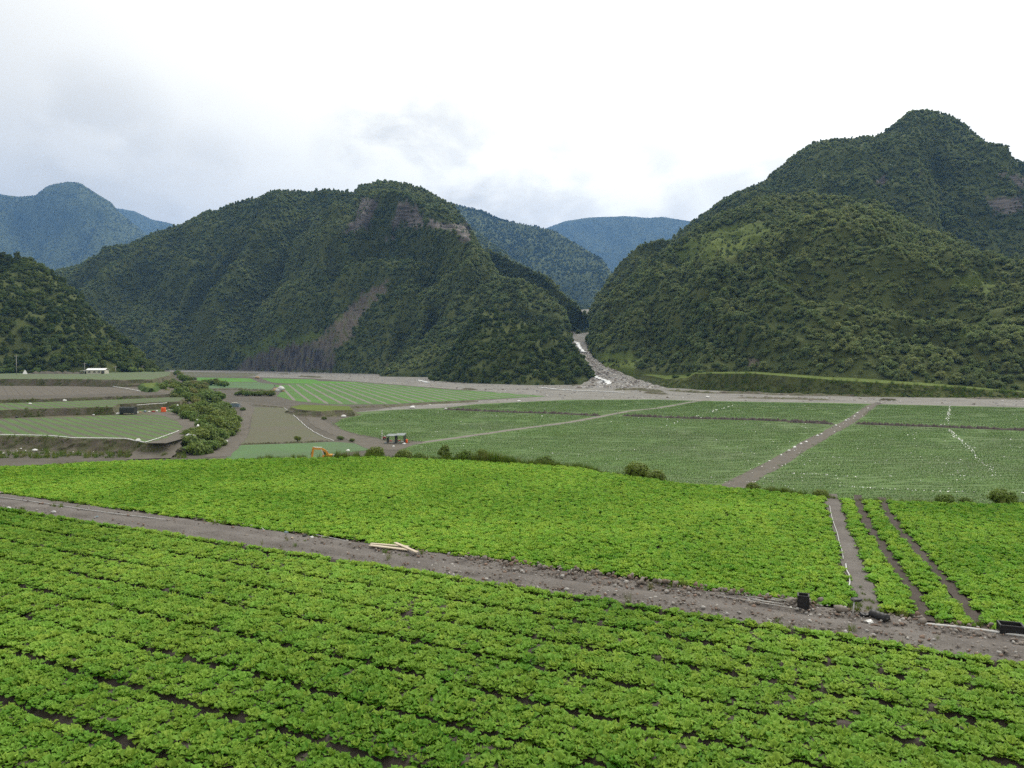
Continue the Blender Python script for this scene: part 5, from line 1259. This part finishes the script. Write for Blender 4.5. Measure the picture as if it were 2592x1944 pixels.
# ------------------------------------------------------------------ roofed shelter with its clutter
def shelter():
    D = at(1000, 1124, 0)[1]; k = D / F
    p = at(1003, 1122, 0); t = thing('field_shelter', p, 'open two-part shelter with grey sheet roofs and dark posts', 'shelter', rz=math.radians(-6))
    for s, zr in ((-1, 2.25), (1, 2.45)):
        mb = MB(); cx = s * 1.28
        mb.add([(cx - 1.35, -1.5, zr - .12), (cx + 1.35, -1.5, zr - .06), (cx + 1.35, 1.4, zr + .30), (cx - 1.35, 1.4, zr + .24), (cx - 1.35, -1.5, zr - .06), (cx + 1.35, -1.5, zr), (cx + 1.35, 1.4, zr + .36), (cx - 1.35, 1.4, zr + .30)],
               [(3, 2, 1, 0), (4, 5, 6, 7), (0, 1, 5, 4), (2, 3, 7, 6), (1, 2, 6, 5), (3, 0, 4, 7)])
        r_ = mb.build('roof', MT['greyroof'], t)
        for j in range(6): MB().bar((cx - 1.2 + j * .48, -1.48, zr - .03), (cx - 1.2 + j * .48, 1.38, zr + .36), .06, .05).build('roof_rib', MT['greyroof'], r_)
        for x in (cx - 1.2, cx + 1.2):
            for y in (-1.3, 1.3): MB().tube([(x, y, -.1), (x, y, zr - .05 + (y > 0) * .3)], .06, 6).build('post', MT['steel'], t)
    mb = MB(); mb.box((-.02, -.2, 1.15), (.10, 2.2, 2.0)); mb.build('divider_panel', MT['net'], t)
    mb = MB(); mb.box((2.52, -.1, 1.2), (.06, 2.3, 2.1)); mb.build('side_panel', MT['net'], t)
    mb = MB(); mb.box((-2.52, .3, .9), (.06, 1.8, 1.5)); mb.build('side_panel', MT['net'], t)
    return p
sp = shelter()
def drum(p, r, h, m, label, cat='barrel', name='barrel', mlid=None):
    t = thing(name, p, label, cat)
    mb = MB(); zs = [0, .06, .3, .34, .38, .64, .68, .72, .95, 1.0]; rs = [.92, 1, 1, 1.05, 1, 1, 1.05, 1, 1, .9]
    mb.tube([(0, 0, h * z) for z in zs], [r * q for q in rs], 16); mb.build('body', m, t, smooth=False)
    MB().tube([(0, 0, h), (0, 0, h * 1.04)], r * .86, 16).build('lid', mlid or m, t); return t
def offs(px, py): return at(px, py, 0)
q = offs(1028, 1121); drum(q, .48, 1.0, MT['orange'], 'orange barrel at the right end of the open shelter', mlid=MT['orange'])
def sack(p, s, m, label, seed, group=None, name='sack', cat='sack', rz=0.0):
    v, f = ico(1, (0, 0, 0), 1, np.random.default_rng(seed), 2); v *= np.array((s * .9, s * .6, s * .5)); v[:, 2] = np.maximum(v[:, 2], -s * .32) + s * .32
    o = MB().add(v, [tuple(x) for x in f]).build(name, m, None, smooth=True); o.location = p; o.rotation_euler = (0, 0, rz); return tag(o, label, cat, group)
sack(offs(1023, 1125), .55, MT['white'], 'white sack lying in front of the orange barrel', 1)
sack(offs(1018, 1120), .5, MT['pipe'], 'pale sack standing inside the shelter beside the orange barrel', 2)
sack(offs(989, 1118), .5, MT['red'], 'dark reddish bundle in the first bay of the shelter', 3, name='bundle', cat='bundle')
sack(offs(1010, 1117), .5, MT['red'], 'reddish bundle in the second bay of the shelter', 4, name='bundle', cat='bundle')
sack(offs(998, 1122), .4, MT['bluegrey'], 'blue-grey bundle on the ground before the dark divider', 5, name='bundle', cat='bundle')
sack(offs(976, 1123), .45, MT['bluegrey'], 'blue-grey bundle at the left corner of the shelter', 6, name='bundle', cat='bundle')
sack(offs(996, 1131), .4, MT['white'], 'flat white scrap on the yard in front of the shelter', 7, name='plastic_sheet', cat='plastic sheet')
# little tiller and striped marker beside the shelter
def tiller():
    p = offs(973, 1114); t = thing('rotary_tiller', p, 'small red-brown walking tiller parked left of the shelter', 'tiller', rz=.3)
    mb = MB(); mb.box((0, 0, .75), (1.0, .55, .5), taper=.85); mb.build('engine', MT['red'], t, bevel=.04)
    for s in (-1, 1):
        w = MB().tube([(0, s * .35, .35), (0, s * .52, .35)], .35, 14).build('wheel', MT['black'], t); MB().tube([(0, s * .33, .35), (0, s * .54, .35)], .14, 10).build('rim', MT['pipe'], w)
        MB().tube([(-.4, s * .2, .8), (-1.0, s * .25, 1.15), (-1.35, s * .3, 1.2)], .035, 6).build('handlebar', MT['steel'], t)
    mb = MB(); mb.box((.1, 0, 1.15), (.6, .5, .28), taper=.7); mb.build('cover', MT['pipe'], t, bevel=.03)
tiller()
t = thing('marker_pole', offs(967, 1113), 'thin pole hung with white flags left of the small tiller', 'pole')
MB().tube([(0, 0, -.1), (0, 0, 3.0)], .035, 6).build('pole', MT['pipe'], t)
for k in range(4): mb = MB(); mb.box((0, -.05, .5 + k * .7), (.30, .03, .32)); mb.build('flag', MT['white'], t)

# sacks along the field road and the river edge
for k, (x, y) in enumerate(Z4((1650, 1172), (1760, 1118), (1832, 1077), (1885, 1048), (1945, 1013), (1995, 997), (2095, 938), (2135, 922)) + Z5((65, 942), (118, 910), (162, 896), (257, 845), (288, 830), (412, 757), (495, 716), (515, 704), (568, 680), (592, 652))):
    sack(offs(x, y), .32 + .10 * (k % 3) + k * .012, MT['white'], 'small white sack on the left edge of the brown field road', 20 + k, 'sacks along the field road', rz=k)
for k, (x, y, s, lab) in enumerate([(1791, 1007, 1.4, 'large white sack at the river end of the thin path'), (1043, 1034, 1.5, 'long white heap of plastic between the striped and main fields'), (1314, 1017, 1.1, 'white heap of plastic at the gravel edge beyond the main field'), (870, 1056, 1.2, 'small white sack where the yard road bends'), (1128, 1037, 1.0, 'grey sack at the start of the ditch bank'), (881, 1143, .7, 'white scrap of plastic in the seedling field')]):
    sack(offs(x, y), s, MT['white'] if 'grey' not in lab else MT['pipe'], lab, 60 + k, rz=.2 * k, name='plastic_heap', cat='plastic heap')
# heap at the head of the striped field
def heap():
    p = offs(*Z9((1815, 505))[0]); t = thing('debris_heap', p, 'heap of straw and pale rubbish at the corner of the striped field', 'heap')
    for k in range(9):
        v, f = ico(1, (0, 0, 0), 1, np.random.default_rng(k + 90), 2); s = rr.uniform(1.2, 2.6); v *= np.array((s, s * .8, s * .7)); v += np.array((rr.uniform(-3.2, 3.2), rr.uniform(-2, 2), s * .3 + (1.2 if k < 3 else 0)))
        MB().add(v, [tuple(x) for x in f]).build('straw_clump' if k % 3 else 'plastic_clump', MT['tan'] if k % 3 else MT['pipe'], t, smooth=True)
heap()
sack(offs(*Z9((1500, 322))[0]), 3.0, MT['tan'], 'brown mound at the end of the lime green field', 95, name='soil_mound', cat='mound')

# white hoses on the valley floor
def vhose(pts, z, r, label, grp='pale hoses lying on the valley floor'):
    P = smoothline([at(x, y, z) + np.array((0, 0, r + .05)) for x, y in pts], 60); P[1:-1, :2] += RNG.normal(0, .12, (58, 2))
    tag(MB().tube(P, r, 6).build('irrigation_hose', MT['white'], None, smooth=True), label, 'hose', grp)
vhose(Z2((745, 622), (800, 660), (865, 720), (930, 780), (1000, 830), (1100, 880), (1175, 908)), 0, .09, 'white hose winding along the edge of the dull green field')
vhose(Z1((0, 857), (200, 860), (450, 866), (620, 884), (850, 886), (1080, 890), (1240, 922)), 3.3, .14, 'long white pipe running along the lip of the lower terrace', 'pale hoses on the terraces')
vhose(Z1((1250, 922), (1350, 890), (1450, 855), (1540, 820)), 3.3, .08, 'thin pale hose beside the terrace road', 'pale hoses on the terraces')
vhose(Z1((1180, 600), (1280, 592), (1400, 584), (1440, 580)), 6.15, .10, 'white pipe behind the orange tank', 'pale hoses on the terraces')
vhose(Z1((955, 436), (1060, 452), (1160, 470), (1210, 480)), 7.6, .15, 'pale pipe at the grassy corner of the ploughed terrace', 'pale hoses on the terraces')
vhose(Z1((1480, 650), (1540, 672), (1620, 700), (1690, 725), (1720, 755), (1700, 790)), 3.4, .30, 'folded white plastic strip edging the terrace road', 'plastic along the terrace road')
# grey tarpaulin
def tarp():
    c = [at(*p, 3.45) for p in Z1((1590, 865), (1640, 815), (1690, 808), (1722, 842), (1690, 858))]
    n = 5; ctr = sum(c) / n + np.array((0, 0, .5)); vs = []; fs = []
    for q_ in (0, .4, .75, 1):
        for p in c: vs.append(ctr * (1 - q_) + p * q_ + np.array((RNG.normal(0, .12), RNG.normal(0, .12), RNG.normal(0, .14) + .25 * (1 - q_))))
    for a in range(3):
        for i in range(n): fs.append((a * n + i, a * n + (i + 1) % n, (a + 1) * n + (i + 1) % n, (a + 1) * n + i))
    o = MB().add(vs, fs).build('tarpaulin', MT['pipe'], None); tag(o, 'crumpled pale grey tarpaulin at the bend of the terrace road', 'tarpaulin')
tarp()
# black net shed on the terrace
def net_shed():
    p = at(325, 1049, 3.3); t = thing('net_shed', p, 'low shed covered in black net on the lower terrace', 'shed', rz=.05)
    w, d, h = 5.0, 3.0, 2.6
    for x in (-w / 2, 0, w / 2):
        for y in (-d / 2, d / 2): MB().tube([(x, y, -.1), (x, y, h)], .06, 6).build('post', MT['steel'], t)
    vs = []; fs = []; n = 14
    prof = [(-d / 2 - .15, .5), (-d / 2 - .1, h * .75), (-d / 2, h), (0, h + .25), (d / 2, h), (d / 2 + .1, .3)]
    for i in range(n):
        for y, z in prof: vs.append((-w / 2 - .1 + (w + .2) * i / (n - 1), y + RNG.normal(0, .05), z + .1 * math.cos(i * 1.9) + RNG.normal(0, .04)))
    fs = [(i * 6 + j, (i + 1) * 6 + j, (i + 1) * 6 + j + 1, i * 6 + j + 1) for i in range(n - 1) for j in range(5)]
    MB().add(vs, fs).build('net_cover', MT['net'], t)
    for s in (-1, 1): MB().add([(s * w / 2, y, z) for y, z in ((-d / 2, 0), (d / 2, 0), (d / 2, h), (0, h + .2), (-d / 2, h))], [(0, 1, 2, 3, 4)]).build('end_net', MT['net'], t)
net_shed()
drum(at(414, 1043, 3.3), .9, 1.7, MT['orange'], 'bright orange tank standing on the terrace near the thicket', 'tank', 'water_tank')
for k, (zx, zy, s, m_, lab) in enumerate([(1180, 662, .7, 'white', 'white sack beside the black net shed'), (1210, 660, .6, 'tan', 'brown bundle between the net shed and the pale bags'), (1250, 655, .9, 'bluegrey', 'pale blue-grey bags between the net shed and the red box'), (1285, 655, .6, 'white', 'white bag left of the red box'), (1320, 655, .8, 'red', 'dark red box left of the orange tank'), (1350, 650, .7, 'white', 'white sack right of the red box'), (1425, 650, .7, 'white', 'white sack in front of the orange tank'), (1020, 675, .9, 'white', 'white sack left of the black net shed'), (1455, 640, .6, 'wood', 'pale board pile right of the orange tank')]):
    p = Z1((zx, zy))[0]; sack(at(p[0], p[1] + 1, 3.3), s, MT[m_], lab, 120 + k, name='bag', cat='bag', rz=k)
for k, (zx, zy, z, s, m_, lab) in enumerate([(558, 565, 6.1, 1.0, 'white', 'white sack at the edge of the ploughed terrace'), (260, 590, 6.1, .7, 'white', 'small white scrap on the middle terrace'), (1530, 603, 6.1, .6, 'white', 'white scrap at the thicket end of the middle terrace'), (1190, 905, 3.35, .7, 'white', 'white scrap on the end of the long terrace pipe'), (300, 995, .1, .8, 'white', 'white stone below the lower terrace bank'), (1540, 930, .3, .9, 'white', 'white scrap at the near end of the thicket'), (1545, 900, .5, .8, 'bluegrey', 'greenish scrap above the white one by the thicket'), (600, 640, 3.5, .9, 'bank', 'dark soil clod on the bank of the middle terrace'), (145, 706, 3.4, .8, 'black', 'black bundle on the far margin of the lower terrace'), (805, 686, 3.4, .6, 'pipe', 'grey scrap on the far margin of the lower terrace'), (1940, 920, .1, .9, 'white', 'white scrap on the dirt road beside the thicket')]):
    p = Z1((zx, zy))[0]; sack(at(p[0], p[1], z), s, MT[m_], lab, 140 + k, name='scrap', cat='scrap', rz=k)
# small plastic stall by the road bend
def stall():
    p = at(*Z9((1190, 735))[0], 0); t = thing('plastic_stall', p, 'blue-grey plastic covered frame with white sacks on top behind the thicket', 'stall')
    for x in (-2.2, 2.2):
        for y in (-1, 1): MB().tube([(x, y, -.1), (x, y, 2.3)], .06, 6).build('post', MT['pipe'], t)
    mb = MB(); mb.box((0, 0, 1.3), (4.3, 1.9, 1.7), taper=.97); mb.build('cover', MT['bluegrey'], t, bevel=.1)
    for k in range(3):
        v, f = ico(.5, (-1.2 + k * .9, 0, 2.45), .6, np.random.default_rng(k), 2); MB().add(v, [tuple(x) for x in f]).build('top_sack', MT['cream'], t, smooth=True)
stall()

# ------------------------------------------------------------------ white farm building and poles under the left hill
def farm_shed():
    D = 600.0; p = atd(243, 946, D); p[2] = 11.4; t = thing('farm_building', p, 'long white roofed farm building under the dark wooded hill', 'building', rz=.12)
    w, d, h = 13.0, 8.0, 2.9
    mb = MB(); mb.box((1.2, 0, h / 2), (w, d, h)); mb.build('wall', MT['cream'], t)
    rv = [(-5.6, -d / 2 - .5, h - .1), (8.1, -d / 2 - .5, h - .1), (8.1, 0, h + 1.1), (-5.6, 0, h + 1.1), (8.1, d / 2 + .5, h - .1), (-5.6, d / 2 + .5, h - .1)]
    rv += [(x, y, z + .14) for x, y, z in rv]
    MB().add(rv, [(0, 3, 2, 1), (3, 5, 4, 2), (6, 7, 8, 9), (9, 8, 10, 11), (0, 1, 7, 6), (5, 11, 10, 4), (1, 2, 8, 7), (2, 4, 10, 8), (3, 0, 6, 9), (5, 3, 9, 11)]).build('roof', MT['whiteroof'], t)
    for k, x in enumerate((-3.2, .4, 3.6)):
        mb = MB(); mb.box((x, -d / 2 - .03, 1.5), (1.6, .06, 1.0)); wn = mb.build('window', MT['glass'], t); mb = MB(); mb.box((x, -d / 2 - .07, .96), (1.8, .1, .1)); mb.build('sill', MT['concrete'], wn)
    mb = MB(); mb.box((6.2, -d / 2 - .03, 1.1), (2.0, .06, 2.2)); mb.build('door', MT['steel'], t)
    mb = MB(); mb.box((-7.5, -.5, 2.25), (5.0, 6.5, .12)); cp = mb.build('canopy', MT['whiteroof'], t)
    for x in (-9.8, -7.4):
        for y in (-3.5, 2.5): MB().tube([(x, y, -.1), (x, y, 2.2)], .08, 6).build('post', MT['steel'], t)
    mb = MB(); mb.box((-6.6, 1, .7), (2.5, 1.5, 1.4)); mb.build('stored_crate', MT['net'], t)
farm_shed()
for k, (x, y0, y1, D, lab) in enumerate([(41, 899, 926, 560, 'tallest concrete utility pole near the picture edge under the dark hill'), (126, 909, 923, 640, 'utility pole against the dark hill second from the picture edge'), (214, 918, 940, 610, 'utility pole just left of the white roofed building'), (292, 927, 946, 620, 'utility pole just right of the white roofed building'), (328, 934, 946, 660, 'small utility pole second right of the white building'), (361, 938, 947, 690, 'farthest small utility pole before the thicket')]):
    top = atd(x, y0, D); t = thing('utility_pole', (top[0], top[1], 11.0), lab, 'utility pole', 'utility poles under the dark hill')
    hh = max(5.5, top[2] - 11.0); MB().tube([(0, 0, -.5), (0, 0, hh)], [.20, .13], 8).build('pole', MT['concrete'], t, smooth=True)
    mb = MB(); mb.box((0, 0, hh - .7), (2.6, .14, .16)); ca = mb.build('crossarm', MT['concrete'], t)
    for s in (-1.1, 0, 1.1): MB().tube([(s, 0, hh - .62), (s, 0, hh - .3)], .08, 6).build('insulator', MT['white'], ca)
def tent():
    p = atd(64, 943, 596); p[2] = 11.4; t = thing('plastic_tent', p, 'small white plastic sheet tent below the tallest utility pole', 'tent', rz=.3)
    MB().add([(-1.6, -1.2, 0), (1.6, -1.2, 0), (1.2, 1.2, 0), (-1.4, 1.2, 0), (-.4, 0, 3.1), (.2, .1, 2.7)], [(0, 1, 5, 4), (1, 2, 5), (2, 3, 4, 5), (3, 0, 4)]).build('sheet', MT['white'], t)
    MB().tube([(-.4, 0, -.1), (-.4, 0, 3.0)], .05, 6).build('pole', MT['steel'], t)
tent()
tag(ridge('soil_bank', [atd(x, 940, 600) * np.array((1, 1, 0)) + np.array((0, 0, 11.4)) for x in (70, 110, 150, 190, 215)], 1.8, 8, MT['soil'], 0, 9, 30), kind='structure')

# scrub and weeds on the terrace banks
bk = []
for poly, z, zl, cnt in (([(0, 1103), (120, 1106), (180, 1110), (340, 1112), (364, 1120)], 3.3, 0.0, 700), ([(0, 1038), (170, 1032), (285, 1030)], 6.1, 3.3, 380), ([(0, 1012), (150, 1008), (300, 1003), (425, 998)], 7.4, 6.1, 260), ([(0, 958.7), (200, 959.5), (300, 961.5), (385, 960)], 11.4, 7.4, 420)):
    E = resample([at(x, y, z) for x, y in poly], 400); j = rr.integers(0, 400, cnt); f = rr.random(cnt)
    q = E[j].copy(); q[:, 1] -= f * 2.6; q[:, 2] = z + (zl - z) * np.clip(f * 1.25, 0, 1); km = fbm(q[:, 0] / 7, q[:, 2] * 0, 91, 3) > -.05; bk.append(q[km])
bk = np.concatenate(bk); n = len(bk)
scatter('bank_scrub', bk, zrot(n, rr, .2), rr.uniform(.4, 1.3, n), rr.choice([0, 1, 2, 2, 3, 3], n), 'rim_grass', 'rough weeds growing on the terrace banks')
ta = resample(np.array(tl), 300); tbm = resample(np.array(tb), 300); n = 2600; j = rr.integers(0, 300, n); f = rr.random(n); q = np.zeros((n, 3))
for i_ in range(n):
    ft = at(tbm[j[i_], 0], tbm[j[i_], 1], 0.02); tp = atd(ta[j[i_], 0], ta[j[i_], 1], ft[1] + 9); q[i_] = ft * (1 - f[i_]) + tp * f[i_]; q[i_, 2] = tp[2] * f[i_] ** 1.5 - .2
km = rr.random(n) < np.clip(.5 + 1.2 * fbm(q[:, 0] / 18, f * 2, 37, 3), .05, 1); q = q[km]; n = len(q)
scatter('bank_scrub', q, zrot(n, rr, .2), rr.uniform(1.2, 4.0, n), rr.choice([0, 1, 2, 3, 3], n), 'rim_grass', 'rough grass clumps on the face of the river terrace')
n = 260; x = rr.uniform(0, 470, n); y = rr.uniform(1146, 1160, n)
scatter('bank_scrub', np.array([at(a, b, 0) for a, b in zip(x, y)]), zrot(n, rr, .2), rr.uniform(.8, 2.2, n), rr.choice([0, 1, 2, 3], n), 'rim_grass', 'weeds on the soil strip just beyond the bright field')

# ------------------------------------------------------------------ haze: one box of even air round everything
hm = bpy.data.materials.new('valley_haze'); hm.use_nodes = True; t = hm.node_tree; t.nodes.clear()
o_ = t.nodes.new('ShaderNodeOutputMaterial'); v_ = t.nodes.new('ShaderNodeVolumePrincipled')
v_.inputs['Color'].default_value = HAZE_COLOR; v_.inputs['Density'].default_value = HAZE_DENSITY; v_.inputs['Anisotropy'].default_value = 0.0
t.links.new(v_.outputs[0], o_.inputs['Volume'])
mb = MB(); mb.box((0, 7200, 1099), (32000, 15600, 2202)); hz = mb.build('haze', hm); tag(hz, 'thin blue haze filling the valley air', kind='stuff')
